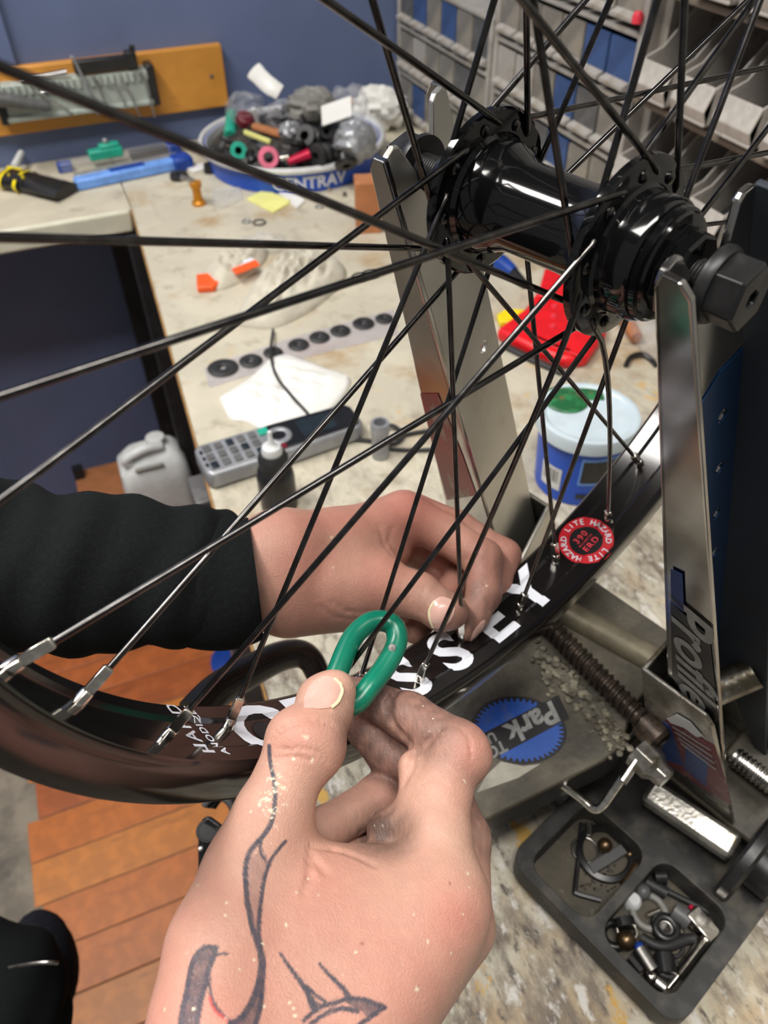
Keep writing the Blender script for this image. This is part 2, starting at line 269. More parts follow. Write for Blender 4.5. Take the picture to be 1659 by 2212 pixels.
# ================================================================ the room
YB, XR = 1312.0, 720.0
struct(obj('wall_back', MB().box((-200, YB+15, 100), (1500, 15, 1400)), 'wall', smooth=False))
struct(obj('wall_right', MB().box((XR+15, 300, 100), (15, 1200, 1400)), 'wallr', smooth=False))
struct(obj('ceiling', MB().box((-200, 300, 1515), (1500, 1200, 15)), 'ceil', smooth=False))
fl = struct(obj('floor', MB().box((-200, 300, -1312), (1500, 1200, 8)), 'conc', smooth=False))
struct(obj('trim_1', MB().box((-185, YB-6, 70), (33, 6, 340)), 'wall', smooth=False, bevel=2))
pk = obj('plank', MB().box((0, 0, 0), (300, 38.6, 2), None), PLANKS[0], parent=fl, bevel=1, smooth=False, at=(0, 0, 0)); first = True
pmesh = []
for k, m in enumerate(PLANKS):
    me = pk.data.copy(); me.materials.clear(); me.materials.append(m)
    for v in me.vertices: v.co.z -= LIFT; v.co += fl.location
    pmesh.append(me)
n = 0
for row in range(20):
    y = 323-79.4*5+39+row*79.4; x = -505+random.uniform(-12, 10)
    xs = [x]
    while xs[-1] < 520: xs.append(xs[-1]+random.uniform(380, 780))
    for a, b in zip(xs[:-1], xs[1:]):
        o = pk if n == 0 else pk.copy(); n += 1
        if n > 1: C.objects.link(o)
        o.data = random.choice(pmesh); o.parent = fl; o.location = wm(((a+b)/2, y, -1302+random.uniform(-.4, .4)))-fl.location; o.scale = ((b-a-2.2)/600, 1, 1)
for i, (x, y, turn) in enumerate(LAMPS):
    t = thing('ceiling_light', 'long strip light on the ceiling '+('over the front of the bench' if i == 0 else 'left of the bench'), 'light', (x, y, 1400))
    obj('housing', MB().box((x, y, 1462), (90, 620, 38) if turn else (620, 90, 38)), 'white', t, bevel=4); obj('diffuser', MB().box((x, y, 1414), (160, 600, 10) if turn else (600, 160, 10)), 'lamp', t, bevel=4)
# ================================================================ benches
def b(x, y, h=0): return onz(x, y, ZB+h)
bt = thing('workbench', 'paint-chipped white workbench under the truing stand with black side panels', 'workbench', (250, 500, -1300))
TOP = [(-47, 1055), (-93, 190), (-117, -300), (715, -300), (715, YB-1), (-46, YB-1)]
obj('worktop', MB().prism([(x, y, ZB-28) for x, y in TOP], (0, 0, 28)), 'benchworn', bt, bevel=1.5, smooth=False)
obj('edge_strip', MB().prism([(-47.5, 1054, ZB-27), (-93.5, 190, ZB-27), (-117.5, -300, ZB-27), (-119, -300, ZB-27), (-95, 190, ZB-27), (-49, 1054, ZB-27)], (0, 0, 26)), 'ply', bt, smooth=False)
obj('side_panel', MB().prism([(-40, 1040, -1298), (-82, 190, -1298), (-105, -290, -1298), (-92, -290, -1298), (-69, 190, -1298), (-27, 1040, -1298)], (0, 0, 868)), 'dark', bt, smooth=False, bevel=2)
obj('back_leg', MB().box((-52, 1020, -865), (16, 16, 434)), 'dark', bt, bevel=2)
obj('leg', MB().box((-84, 420, -865), (14, 22, 434)), 'midgrey', bt, bevel=2)
t = thing('back_bench', 'narrow back bench along the blue wall with a thick ivory front edge', 'workbench', (-380, 1180, -1300))
obj('worktop', MB().box((-423, 1183, ZB-14), (375, 128, 14)), 'bench', t, bevel=1.5, smooth=False)
obj('front_edge', MB().box((-426, 1051, ZB-16), (374, 5, 17)), 'benchlip', t, bevel=4)
for x in (-780, -70): obj('bracket_leg', MB().box((x, 1285, -860), (15, 20, 430)), 'dark', t, bevel=2)
# ================================================================ wall board with hex keys
def wl(x, y, d=0): return ony(x, y, YB-d)
t = thing('tool_board', 'varnished pine board screwed to the blue wall, at the upper left', 'board', wl(200, 270))
p = [wl(-190, 352, 1), wl(490, 219, 1), wl(472, 92, 1), wl(-190, 205, 1)]
zt, zb = -251, -347; xl, xr = -300, 174
obj('board', MB().box(((xl+xr)/2, YB-10, (zt+zb)/2), ((xr-xl)/2, 9, (zt-zb)/2)), 'plywood', t, bevel=2)
for x in (-40, 150): obj('screw', MB().lathe((x, YB-19, zb+50), (0, -1, 0), [(0, 3.5), (1, 3.2), (1.6, 1.5)], 12), 'steel', t)
HX0, HX1 = -198, 51
t = thing('hex_key_holder', 'pale grey hex key holder with black end caps mounted on the pine board', 'tool holder', ((HX0+HX1)/2, YB-30, -330))
def hz(x): return -264-(HX1-x)*0.015
hb = MB().box(((HX0+HX1)/2, YB-33, -293), ((HX1-HX0)/2-8, 14, 26)); obj('holder_body', hb, 'holder', t, bevel=3)
for i in range(22):
    x = HX0+14+i*(HX1-HX0-28)/21
    obj('clip', MB().lathe((x, YB-48, -268), (0, 0, -1), [(0, 3.6), (6, 4.2), (14, 3.8)], 10), 'holder', t)
obj('lower_ledge', MB().box(((HX0+HX1)/2, YB-47, -316), ((HX1-HX0)/2-9, 5, 4)), 'holder', t, bevel=2)
for x in (HX0, HX1-10): obj('end_cap', MB().box((x+5, YB-33, -292), (7, 17, 31)), 'blackp', t, bevel=3)
def hexkey(x, zt, zb, out, r, m, label, lean=0):
    one('hex_key', MB().tube(bez([(x+out, YB-56, zt+4), (x+out*.3, YB-56, zt+3), (x, YB-56, zt-3), (x+lean*.5, YB-56, (zt+zb)/2), (x+lean, YB-55, zb)], 5), r, 6), m, label, 'hex key', 'hex keys in the wall holder')
hexkey(34, -272, -338, -18, 1.5, 'steel', 'longest right-hand dark hex key hanging in the pale holder', 4)
hexkey(4, -286, -334, -14, 1.4, 'steel', 'short dark hex key with a round bend, second from the right end', 10)
hexkey(-12, -284, -318, -13, 1.3, 'steel', 'short dark hex key with a round bend, third from the right end', 7)
hexkey(-66, -240, -322, -6, 2.2, 'silver', 'bright hex key sticking up above the holder, leaning left', 16)
hexkey(-40, -270, -326, -10, 1.4, 'steel', 'thin hex key left of the two round-bent ones', 5)
hexkey(-130, -282, -316, 14, 1.6, 'steel', 'dark hex key lying across the left part of the holder', 40)
one('folding_tool', MB().box((-28, YB-40, -254), (42, 9, 9)).box((20, YB-40, -252), (9, 10, 12)).tube([(22, YB-42, -254), (26, YB-42, -232)], 5, 10), 'blackp', 'black tool handle lying along the top of the hex key holder', 'tool', bevel=3)
one('steel_lever', MB().tube([(-152, YB-44, -263), (-82, YB-46, -258)], 4.5, 12), 'chrome', 'bright steel handle lying on the left top of the hex key holder', 'tool')
one('pump_chuck', MB().tube(bez([(-212, YB-60, -276), (-180, YB-62, -283), (-150, YB-62, -292), (-120, YB-60, -300)], 5), [13, 12, 12, 11.5, 11, 11, 10, 10, 10, 9, 9, 9, 8, 8, 8, 6][:16], 14), 'midgrey', 'grey ribbed grip hanging at the left end of the hex key holder', 'tool')
# ================================================================ things along the blue wall
t = thing('zip_tie_bundle', 'black bundle with a yellow printed band on the back bench', 'bundle', b(75, 400))
a, c = b(20, 385, 12), b(140, 412, 10); d = unit(c-a)
obj('bundle', MB().tube(bez([a-d*4, a+d*40, a+d*80, c+d*4], 4), [(14, 26), (15, 27), (15, 25), (15, 24), (15, 23), (14, 23), (13, 24), (12, 25), (11, 26), (10, 26), (10, 27), (9, 27), (8, 28)], 14, flat=(0, 0, 1)), 'blackp', t)
for k_ in (0, 30): obj('yellow_band', MB().tube([a+d*(2+k_), a+d*(5+k_), a+d*(8+k_)], [(15.5, 27.5), (16, 28), (16, 27.5)], 14, flat=(0, 0, 1), caps=False), 'yellow', t)
for k_ in (-18, 14): obj('yellow_stripe', MB().tube([a+d*4+np.array([0, k_, 12.5]), a+d*34+np.array([0, k_, 12.5])], (3, 3), 8), 'yellow', t)
obj('printed_panel', MB().box(a+d*17+np.array([0, -22, 10]), (13, 7, 4), (d, (0, 1, .5), (0, -.5, 1))), 'ink', t, bevel=1)
one('tube_cap', MB().tube([b(30, 362, 20), b(46, 330, 22)], [6, 5], 12), 'tubwhite', 'white nozzle sticking up behind the black and yellow bundle', 'nozzle')
def rod(name, p0, p1, r, m, label, cat, par=None, n=10):
    mb = MB().tube([p0, p1], r, n); return one(name, mb, m, label, cat) if label else obj(name, mb, m, par)
t = thing('blue_case', 'long light blue tool case with a dark blue sleeve on the back bench', 'case', b(290, 385))
a, c = b(162, 398, 9), b(402, 348, 9); d = unit(c-a); up = np.array([0, 0, 1.]); sd = np.cross(d, up)
L0 = np.linalg.norm(c-a)
obj('body', MB().box((a+c)/2, (L0/2, 11, 9), (d, sd, up)), 'lightblue', t, bevel=4)
obj('sleeve', MB().box(a+d*L0*.47-sd*3, (L0*.17, 11.5, 9.6), (d, sd, up)), 'blued', t, bevel=4)
obj('end_cap', MB().box(c-d*8, (17, 17, 12), (d, sd, up)), 'blued', t, bevel=6)
obj('clear_tray', MB().box((a+c)/2-sd*20+up*2, (L0*.47, 9, 6), (d, sd, up)), 'silver', t, bevel=3)
t = thing('clear_case', 'clear narrow case of black parts behind the blue tool case', 'case', b(250, 350))
a2, c2 = b(130, 362, 8), b(380, 318, 8); d2 = unit(c2-a2); L2 = np.linalg.norm(c2-a2)
obj('case', MB().box((a2+c2)/2, (L2/2, 12, 9), (d2, np.cross(d2, up), up)), 'film', t, bevel=3)
obj('filling', MB().box((a2+c2)/2+d2*L2*.25, (L2*.16, 9, 6), (d2, np.cross(d2, up), up)), 'blackp', t, bevel=2)
obj('end_cap', MB().box(c2-d2*4, (12, 12, 10), (d2, np.cross(d2, up), up)), 'blued', t, bevel=4)
t = thing('teal_clip', 'teal plastic clip lying on the clear case', 'clip', b(225, 338, 18))
g = b(228, 330, 20)
obj('jaw', MB().box(g, (28, 9, 8), (d2, np.cross(d2, up), up)), 'teal', t, bevel=3); obj('lever', MB().box(g+d2*8+up*9, (17, 8, 6), (d2, np.cross(d2, up), up)), 'teal', t, bevel=3); obj('knob', MB().ball(g+d2*4+up*18, 5), 'silver', t)
one('bottle_stopper', MB().box(b(140, 360, 8), (12, 9, 8)), 'blued', 'small dark blue block at the left end of the clear case', 'block', bevel=3)
t = thing('amber_axle_nut', 'amber anodised spool standing on the bench left of the parts tub', 'spool', b(430, 442))
o0 = b(430, 442)
obj('spool', MB().lathe(o0, (0, 0, 1), [(0, 10), (5, 10.5), (9, 7), (24, 6.5), (28, 9), (35, 9), (36, 5)], 20), 'amber', t); obj('thread', MB().lathe(o0+np.array([-2, 0, 36]), (-.9, .1, .45), [(0, 4), (20, 4)], 12), 'steel', t)
one('washer_stack', MB().lathe(b(388, 386), (0, 0, 1), [(0, 5), (0, 15), (8, 15), (8, 5)], 20, closed=True), 'hose', 'dark ring washers lying behind the amber spool', 'washers')
one('paper_scrap', MB().box(b(430, 362, 2), (18, 13, 1.5), ((1, .3, 0), (-.3, 1, 0), (0, 0, 1))), 'paper', 'white paper scrap left of the blue parts tub', 'paper', bevel=.8)
one('cap', MB().lathe(b(455, 372), (0, 0, 1), [(0, 11), (14, 10), (15, 6)], 16), 'blackp', 'round black cap between the paper scrap and the parts tub', 'cap')
one('yellow_note', MB().prism([b(533, 432), b(590, 462), b(632, 438), b(572, 412)], (0, 0, 3)), 'note', 'pale yellow note in front of the blue parts tub', 'note', bevel=.8)
one('white_slip', MB().prism([b(602, 420), b(642, 452), b(660, 436), b(640, 412), b(618, 408)], (0, 0, 3)), 'paper', 'white slip of paper beside the pale yellow note', 'paper', bevel=.8)
one('clear_pouch', MB().prism([b(x, y, .5) for x, y in [(455, 440), (460, 412), (520, 408), (525, 432), (480, 452)]], (0, 0, 4)), 'film', 'smoky clear pouch lying left of the pale yellow note', 'pouch', bevel=1.5)
# ---------------------------------------------------------------- tub of parts
RT = 149.0; ctr = np.array([241.0, 1142.0, ZB])
tub = thing('parts_tub', 'low blue tub with a white rim heaped with hub parts and plastic bags', 'tub', ctr)
obj('wall', MB().lathe(ctr, (0, 0, 1), [(1, RT-12), (1, RT-7), (38, RT-2), (38, RT-4.5), (4, RT-9)], 64, closed=True), 'blue', tub)
obj('inner_wall', MB().lathe(ctr, (0, 0, 1), [(4, RT-9.4), (38, RT-5), (38, RT-6), (4, RT-10.4)], 64, closed=True), 'tubwhite', tub)
obj('bottom', MB().lathe(ctr, (0, 0, 1), [(1, 5), (1, RT-11), (3.5, RT-11), (3.5, 5)], 48), 'tubwhite', tub)
obj('rim', MB().lathe(ctr, (0, 0, 1), [(32, RT-3), (34, RT+5), (39, RT+7), (43, RT+5), (43, RT+1), (38, RT-3)], 72, closed=True), 'tubwhite', tub)
def wrap_text(mb, vf, o, r0, a0, z0, r1=0):
    return mb.add([o+np.array([(r0+p[2]+r1*p[1])*math.cos(a0+p[0]/r0), (r0+p[2]+r1*p[1])*math.sin(a0+p[0]/r0), z0+p[1]]) for p in vf[0]], vf[1])
fa = math.atan2(CAM[1]-ctr[1], CAM[0]-ctr[0])
obj('lettering', wrap_text(MB(), text_mesh('CENTRAV', 27, .6, .3, cut=5), ctr, RT-4.5, fa+.16, 15.5, .135), 'white', tub, smooth=False)
obj('lettering.001', wrap_text(MB(), text_mesh('LITRE', 17, .3, .3, cut=5), ctr, RT-5.2, fa-.60, 17, .135), 'white', tub, smooth=False)
def T(x, y, h): return onz(x, y, ZB+h-20)
def spool(p, ax, r, L, m, label, hole=.45):
    one('hub_spool', MB().lathe(p, ax, [(0, r*hole), (0, r), (L*.25, r), (L*.3, r*.62), (L*.8, r*.62), (L*.85, r*.9), (L, r*.9), (L, r*hole)], 22, closed=True), m, label, 'spool')
tow = unit(CAM-ctr)
spool(T(515, 325, 72), -tow, 13, 30, 'teal', 'teal spool lying on its side near the left rim of the parts tub')
one('teal_sleeve', MB().tube([T(497, 296, 66), T(500, 246, 82)], [11, 9], 16), 'teal', 'upright teal sleeve at the left of the parts tub', 'sleeve')
one('pink_bushing', MB().lathe(T(580, 340, 78), -tow, [(0, 8), (0, 15), (3, 16), (30, 15), (30, 8)], 26, closed=True), 'pink', 'pink ring bushing facing the viewer in the parts tub', 'bushing')
one('red_tube', MB().tube([T(622, 350, 68), T(668, 332, 76)], [6, 8], 14), 'magenta', 'shiny red tube right of the pink bushing', 'tube')
one('maroon_cap', MB().lathe(T(528, 262, 84), (.2, -.5, .8), [(0, 15), (10, 14), (14, 8)], 20), 'maroon', 'maroon cap behind the teal spools', 'cap')
one('white_stick', MB().box(T(556, 262, 92), (3, 3, 24), (unit((1, 0, 0)), unit((0, 1, .3)), unit((-.25, -.3, 1)))), 'tubwhite', 'white stick standing beside the maroon cap', 'stick', bevel=1)
one('yellow_strip', MB().box(T(556, 296, 84), (22, 4, 3), (unit((.7, -.5, -.25)), unit((.5, .7, 0)), (0, 0, 1))), 'note', 'pale yellow strip lying above the pink bushing', 'strip', bevel=1)
one('tan_strap', MB().box(T(580, 282, 88), (26, 8, 4), (unit((.75, -.5, -.2)), unit((.5, .7, 0)), (0, 0, 1))), 'card', 'tan strap lying across the middle of the parts tub', 'strap', bevel=2)
one('brass_nipple', MB().tube([T(606, 342, 74), T(624, 338, 76)], [5, 3], 12), 'nickel', 'pale metal collar beside the pink bushing', 'collar')
sp = [(545, 345, 60, 'dark hub shell low at the left of the parts tub'), (482, 318, 62, 'dark cog against the left rim of the parts tub'), (665, 300, 84, 'black hub body in the middle of the parts tub'), (700, 290, 92, 'black freewheel body heaped right of the middle'), (690, 335, 74, 'black cone nut near the front rim of the parts tub'), (720, 320, 78, 'black hub cap near the right front of the parts tub'), (640, 325, 76, 'black spacer ring behind the red tube'), (655, 272, 96, 'black sprocket on top of the dark heap'), (610, 262, 96, 'dark grey sleeve among the bags'), (745, 345, 70, 'black nut against the right front rim of the parts tub')]
for i, (x, y, h, lab) in enumerate(sp):
    r = 10+(i*7 % 5)*2.2; axx = unit((math.sin(i*2.1), math.cos(i*1.3), .6*math.sin(i)+.4)); p = T(x, y, h)
    one('hub_part', MB().lathe(p-axx*10, axx, [(0, r*.4), (0, r), (5, r*1.1), (7, r*.7), (17, r*.65), (20, r*.95), (24, r*.9), (24, r*.4)], 18, closed=True), ('blackp', 'hose', 'satin')[i % 3], lab, 'hub part', 'black hub parts in the tub')
one('heap_core', MB().lathe(ctr, (0, 0, 1), [(4, 6), (4, 136), (28, 137), (42, 122), (58, 76), (66, 12)], 40), 'heap', 'dusty grey heap of small parts filling the tub', 'parts', None)['kind'] = 'stuff'
g = np.random.default_rng(77)
for i in range(40):
    a_ = g.uniform(0, 6.28); rr = 124*math.sqrt(g.uniform(.02, 1)); p = ctr+np.array([rr*math.cos(a_), rr*math.sin(a_), float(np.interp(rr, [12, 76, 122, 137], [66, 58, 43, 30]))]); axx = unit(g.normal(size=3)); r_ = g.uniform(5, 10); k_ = i % 4
    mb = MB().lathe(p-axx*5, axx, [(0, r_*.5), (0, r_), (r_*.9, r_), (r_*.9, r_*.5)], 6 if k_ == 1 else 16, closed=True) if k_ < 3 else MB().tube([p-axx*14, p+axx*14], r_*.45, 10)
    one('hub_part', mb, ('steel', 'hose', 'midgrey', 'satin', 'rust')[i % 5], 'small dusty metal bit heaped among others in the blue parts tub', 'hub part', 'small bits heaped in the tub')
def crumple(name, c, r, m, label, cat, seed, n=28, amp=.35, flat=1.0):
    g = np.random.default_rng(seed); ph = g.uniform(0, 6.28, (7, 3)); fr = g.uniform(1.5, 5, (7, 3)); mb = MB().ball((0, 0, 0), 1.0, n); out = []
    for v in mb.v:
        v = np.array(v); k = 1+amp*sum(abs(math.sin(fr[i] @ v*1.3+ph[i, 0]))-.5 for i in range(7))/2.2; out.append(np.asarray(c)+v*k*np.asarray(r))
    mb.v = [tuple(o) for o in out]; return one(name, mb, m, label, cat, ang=25)
crumple('plastic_bag', T(672, 228, 118), (36, 30, 24), 'grey', 'dull grey plastic bag on top of the heap in the tub', 'bag', 3, amp=.2)
crumple('plastic_bag', T(768, 306, 90), (30, 28, 27), 'silver', 'crumpled silvery bag at the right of the parts tub', 'bag', 5, amp=.22)
crumple('plastic_bag', T(528, 232, 104), (24, 22, 18), 'film', 'clear crumpled bag behind the teal spools', 'bag', 8, amp=.5)
crumple('plastic_bag', T(612, 246, 104), (22, 18, 16), 'film', 'clear crumpled bag at the centre back of the heap', 'bag', 9, amp=.5)
crumple('plastic_bag', T(752, 228, 112), (26, 24, 20), 'film', 'clear crumpled bag hanging over the right back of the tub', 'bag', 12, amp=.5)
crumple('plastic_bag', T(628, 284, 92), (15, 14, 12), 'silver', 'small silvery bag in front of the dull grey bag', 'bag', 14, amp=.5)
wp = T(578, 182, 128)
one('folded_bag', MB().tube(bez([T(548, 152, 138), wp, T(605, 200, 118)], 5), [(4, 15), (5, 15), (5, 14), (6, 14), (6, 14), (6, 14), (6, 14), (5, 14), (5, 13), (4, 13), (3, 12)], 14, flat=tow), 'bag', 'white folded plastic bag sticking up out of the tub', 'bag')
one('white_label', MB().box(T(727, 240, 128), (24, 15, 1.2), (unit((1, -.2, .25)), unit((.2, .6, .7)), unit((-.3, -.7, .6)))), 'paper', 'white label card lying on the bags at the right', 'label', bevel=.6)
one('brown_tag', MB().box(T(752, 222, 132), (7, 6, 1.5), (unit((1, -.2, .25)), unit((.2, .6, .7)), unit((-.3, -.7, .6)))), 'card', 'small brown tag above the white label card', 'tag', bevel=.6)
crumple('plastic_bag', b(818, 235, 34), (44, 36, 30), 'bag', 'crumpled white bag heaped behind the parts tub', 'bag', 21, amp=.4)
for i, (x, y, r, m, lab) in enumerate([(700, 405, 7, 'blackp', 'black knob standing in front of the blue tub'), (735, 400, 5, 'rust', 'rusty nut beside the brown box'), (712, 415, 4, 'nickel', 'bright nut in front of the blue tub'), (745, 425, 4, 'steel', 'grey nut nearest the brown box'), (680, 425, 5, 'hose', 'black O-ring right of the white slip'), (690, 446, 6, 'silver', 'silver washer below the white slip'), (560, 480, 9, 'hose', 'dark ring lying below the pale yellow note'), (532, 478, 6, 'silver', 'grey washer left of the dark ring')]):
    if 'ring' in lab or 'washer' in lab: mb = MB().tube([b(x, y, 1.5)+r*np.array([math.cos(a), math.sin(a), 0]) for a in np.linspace(0, 6.28, 20, endpoint=False)], 1.2, 8, closed=True)
    else: mb = MB().lathe(b(x, y), (0, 0, 1), [(0, r), (r*1.2, r), (r*1.8, r*.6)], 6 if 'nut' in lab else 14)
    one('loose_part', mb, m, lab, 'part')
one('cardboard_box', MB().box(b(800, 505)+np.array([4, 18, 36]), (18, 18, 36), ((.95, -.3, 0), (.3, .95, 0), (0, 0, 1))), 'card', 'brown cardboard box standing behind the left stand upright', 'box', bevel=1)
one('wooden_strip', MB().tube([b(868, 212, 6), b(905, 250, 6)], (4, 9), 8, flat=(0, 0, 1)), 'plywood', 'thin wooden strip leaning at the foot of the drawer cabinet', 'strip')
# ================================================================ drawer cabinets and bins
XC = 500.0
def cb(x, y): return onx(x, y, XC)
def cabinet(y0, y1, z0, z1, rows, cols, label, seed):
    g = random.Random(seed); t = thing('drawer_cabinet', label, 'cabinet', (XC+70, (y0+y1)/2, z0)); W = y1-y0; H = z1-z0
    obj('back_panel', MB().box((XC+132, (y0+y1)/2, (z0+z1)/2), (3, W/2, H/2)), 'frame', t, smooth=False)
    for y in (y0+5, y1-5): obj('side_panel', MB().box((XC+66, y, (z0+z1)/2), (68, 5, H/2)), 'frame', t, bevel=1.5, smooth=False)
    rh = H/rows; cw = (W-20)/cols
    for r in range(rows+1): obj('shelf', MB().box((XC+66, (y0+y1)/2, z0+r*rh+(3 if r == 0 else -3 if r == rows else 0)), (68, W/2-10, 3.5)), 'frame', t, bevel=1.5, smooth=False)
    db = MB().box((2, 0, 0), (2, cw/2-2, rh/2-9)).box((62, 0, -rh/2+11), (60, cw/2-2.4, 1.2)).box((62, cw/2-3, 0), (60, 1, rh/2-12)).box((62, -cw/2+3, 0), (60, 1, rh/2-12))
    lip = MB().prism([(0, -cw/2+3, -rh/2+9), (-9, -cw/2+3, -rh/2+11), (-9, -cw/2+3, -rh/2+15), (0, -cw/2+3, -rh/2+19)], (0, cw-6, 0)); fill = MB().box((50, 0, -rh/2+24), (42, cw/2-5, rh/2-24))
    lib = {}
    for r in range(rows):
        for c in range(cols):
            m = g.choices(['drawer', 'drawerblue', 'midgrey', 'frame'], [6.5, 1.5, 1.6, 1])[0]; p = np.array([XC, y0+10+cw*(c+.5), z0+rh*(r+.5)])
            if m not in lib:
                o = obj('drawer', db, m, None, bevel=.8, smooth=False, at=(0, 0, 0)); h = obj('drawer_lip', lip, 'frame', None, at=(0, 0, 0)); lib[m] = (o, h); new = True
            else: o = lib[m][0].copy(); C.objects.link(o); h = lib[m][1].copy(); C.objects.link(h)
            o.parent = t; o.location = wm(p)-t.location; h.parent = o; h.location = (0, 0, 0)
    return t
cabinet(947, 1300, ZB, ZB+224, 3, 6, 'small grey drawer cabinet standing against the blue wall in the corner', 3)
cabinet(606, 940, ZB, ZB+340, 5, 6, 'taller grey drawer cabinet standing between the corner cabinet and the bins', 11)
# bins: scoops with open slanted fronts on boards
rk = thing('bin_rack', 'dusty board rack holding the tilted grey bins at the upper right', 'rack', (XC+60, 400, ZB))
for y in (600, 176): obj('upright', MB().box((XC+80, y, ZB+280), (60, 6, 280)), 'frame', rk, smooth=False)
BR, BH = 5, 104
for r in range(BR+1): obj('board', MB().box((XC+70, 388, ZB+8+r*BH), (82, 210, 3), None), 'shelf', rk, bevel=1.5, smooth=False)
def bin_mb(w=54):
    # side profile in x (depth from front) and z
    prof = [(-30, 18), (-24, 4), (90, 4), (90, 78), (34, 82), (2, 48), (-20, 40)]
    mb = MB()
    for s in (-1, 1): mb.prism([(x, s*w/2-(2 if s > 0 else 0), z) for x, z in prof], (0, 2, 0))
    mb.box((32, 0, 5), (58, w/2, 1.5)); mb.box((90, 0, 40), (1.5, w/2, 37)); mb.prism([(-30, -w/2, 18), (-24, -w/2, 4), (-22, -w/2, 5), (-19, -w/2, 38), (-22, -w/2, 40)], (0, w, 0))
    return mb
b0 = None; ORD = ['first', 'second', 'third', 'fourth', 'fifth', 'sixth']
for r in range(BR):
    for k in range(6):
        y = 554-k*66+(r % 2)*8; p = np.array([XC+4, y, ZB+13+r*BH])
        lab = 'dusty grey open bin on the %s board up, %s from the drawer cabinet' % (ORD[r], ORD[k])
        if b0 is None:
            b0 = thing('storage_bin', lab, 'bin', p, 'grey bins in the rack'); obj('bin_shell', MB().add(np.array(bin_mb().v)+p, bin_mb().f), 'bin', b0, bevel=1.2, smooth=False)
            obj('contents', MB().ball(p+np.array([42, 0, 18]), (40, 22, 16), 12), 'hose', b0); ch = list(b0.children)
        else:
            o = b0.copy(); C.objects.link(o); o.location = wm(p); o['label'] = lab
            for q in ch: c_ = q.copy(); C.objects.link(c_); c_.parent = o
one('red_stopper', MB().lathe(onx(1378, 36, XC-8)-np.array([0, 0, 6]), (0, 0, 1), [(0, 6), (7, 6), (11, 4)], 16), 'stickpink', 'small red cap at the edge of the taller drawer cabinet', 'cap')
# ================================================================ things on the right bench
def ringpts(c, r, n=24, z=1.5): return [np.asarray(c)+np.array([r*math.cos(a), r*math.sin(a), z]) for a in np.linspace(0, 2*math.pi, n, endpoint=False)]
# rag and orange-tipped bag
def sheet(pts, h, seed, n=26, amp=6.0, th=1.6, fq=1.0):
    """a soft lumpy sheet inside an outline on the bench"""
    P = np.array([p[:2] for p in pts]); c = P.mean(0); g = np.random.default_rng(seed); ph = g.uniform(0, 6.28, 6); fr = g.uniform(.03, .11, (6, 2))*fq*g.choice([-1, 1], (6, 2)); v = []; m = len(bez(pts+pts[:1], 6)); ring = np.array(bez(pts+[pts[0]], 6))[:-1]
    K = 16; n_ = len(ring)
    for side in (1, 0):
        for k in range(K+1):
            for q in ring:
                s = k/K; xy = c+(q[:2]-c)*s*(1+.03*math.sin(9*s+ph[0])); z = ZB+.4
                if side: z += th+(h+amp*sum(abs(math.sin(fr[i] @ xy+ph[i])) for i in range(6))/6*1.6)*(1-s**4)
                v.append((xy[0], xy[1], z))
    f = []
    for sd in range(2):
        o = sd*(K+1)*n_
        for k in range(K):
            for j in range(n_): f.append((o+k*n_+j, o+k*n_+(j+1) % n_, o+(k+1)*n_+(j+1) % n_, o+(k+1)*n_+j))
    o = (K+1)*n_
    for j in range(n_): f.append((K*n_+j, K*n_+(j+1) % n_, o+K*n_+(j+1) % n_, o+K*n_+j))
    return MB().add(v, f)
one('cleaning_rag', sheet([b(505, 700), b(590, 708), b(680, 665), b(745, 600), b(715, 560), b(640, 555), b(590, 580), b(540, 640)], 9, 4, amp=17, fq=2.0), 'rag', 'crumpled cream rag lying on the bench behind the spokes', 'rag', ang=60)
one('orange_tab', MB().prism([b(426, 605), b(428, 634), b(462, 632), b(478, 620), b(452, 602)], (0, 0, 9)), 'orange', 'orange tab at the left end of the cream packet', 'tab', bevel=2)
t = thing('cream_packet', 'cream packet with an orange and white label left of the rag', 'packet', b(500, 590))
obj('packet', sheet([b(436, 600), b(470, 628), b(535, 602), b(578, 556), b(560, 530), b(480, 560)], 6, 6, amp=13, fq=2.6), 'rag', t, ang=60)
obj('orange_label', MB().prism([b(500, 582, 16), b(510, 594, 16), b(562, 574, 16), b(552, 562, 16)], (0, 0, 1.2)), 'orange', t)
obj('white_label', MB().prism([b(486, 572, 16), b(500, 582, 16), b(552, 562, 16), b(532, 555, 16)], (0, 0, 1.2)), 'white', t)
crumple('clear_bag', b(565, 530, 8), (28, 16, 12), 'film', 'small clear crumpled bag above the cream packet', 'bag', 31, amp=.5)
for x, y, lab in ((778, 600, 'left black O-ring of a pair left of the stand upright'), (800, 594, 'right black O-ring of a pair left of the stand upright')):
    one('o_ring', MB().tube(ringpts(b(x, y), 10), 1.4, 8, closed=True), 'hose', lab, 'ring', 'pair of O-rings')
# strip of gaskets in clear film
t = thing('gasket_strip', 'long clear film strip of round black gaskets across the bench', 'strip', b(640, 750))
obj('film_strip', MB().prism([b(x, y, .5) for x, y in [(440, 795), (452, 838), (650, 775), (860, 722), (850, 668), (640, 726)]], (0, 0, 0.3)), 'stripfilm', t, smooth=False)
for x, y, r in ((482, 798, 17), (542, 783, 13), (590, 765, 11), (645, 748, 12), (690, 732, 12), (735, 718, 12), (785, 702, 13), (830, 692, 11)):
    obj('gasket', MB().tube(ringpts(b(x, y), r*.62, 22, 2.6), (2, r*.42), 8, closed=True, flat=(0, 0, 1)), 'hose', t)
one('white_bag', sheet([b(478, 862), b(500, 905), b(535, 912), b(595, 934), b(690, 905), b(752, 828), b(700, 800), b(605, 772), b(540, 822)], 2, 17, amp=7, th=2, fq=1.5), 'bag', 'flat white plastic bag lying under the black cable', 'bag', ang=70)
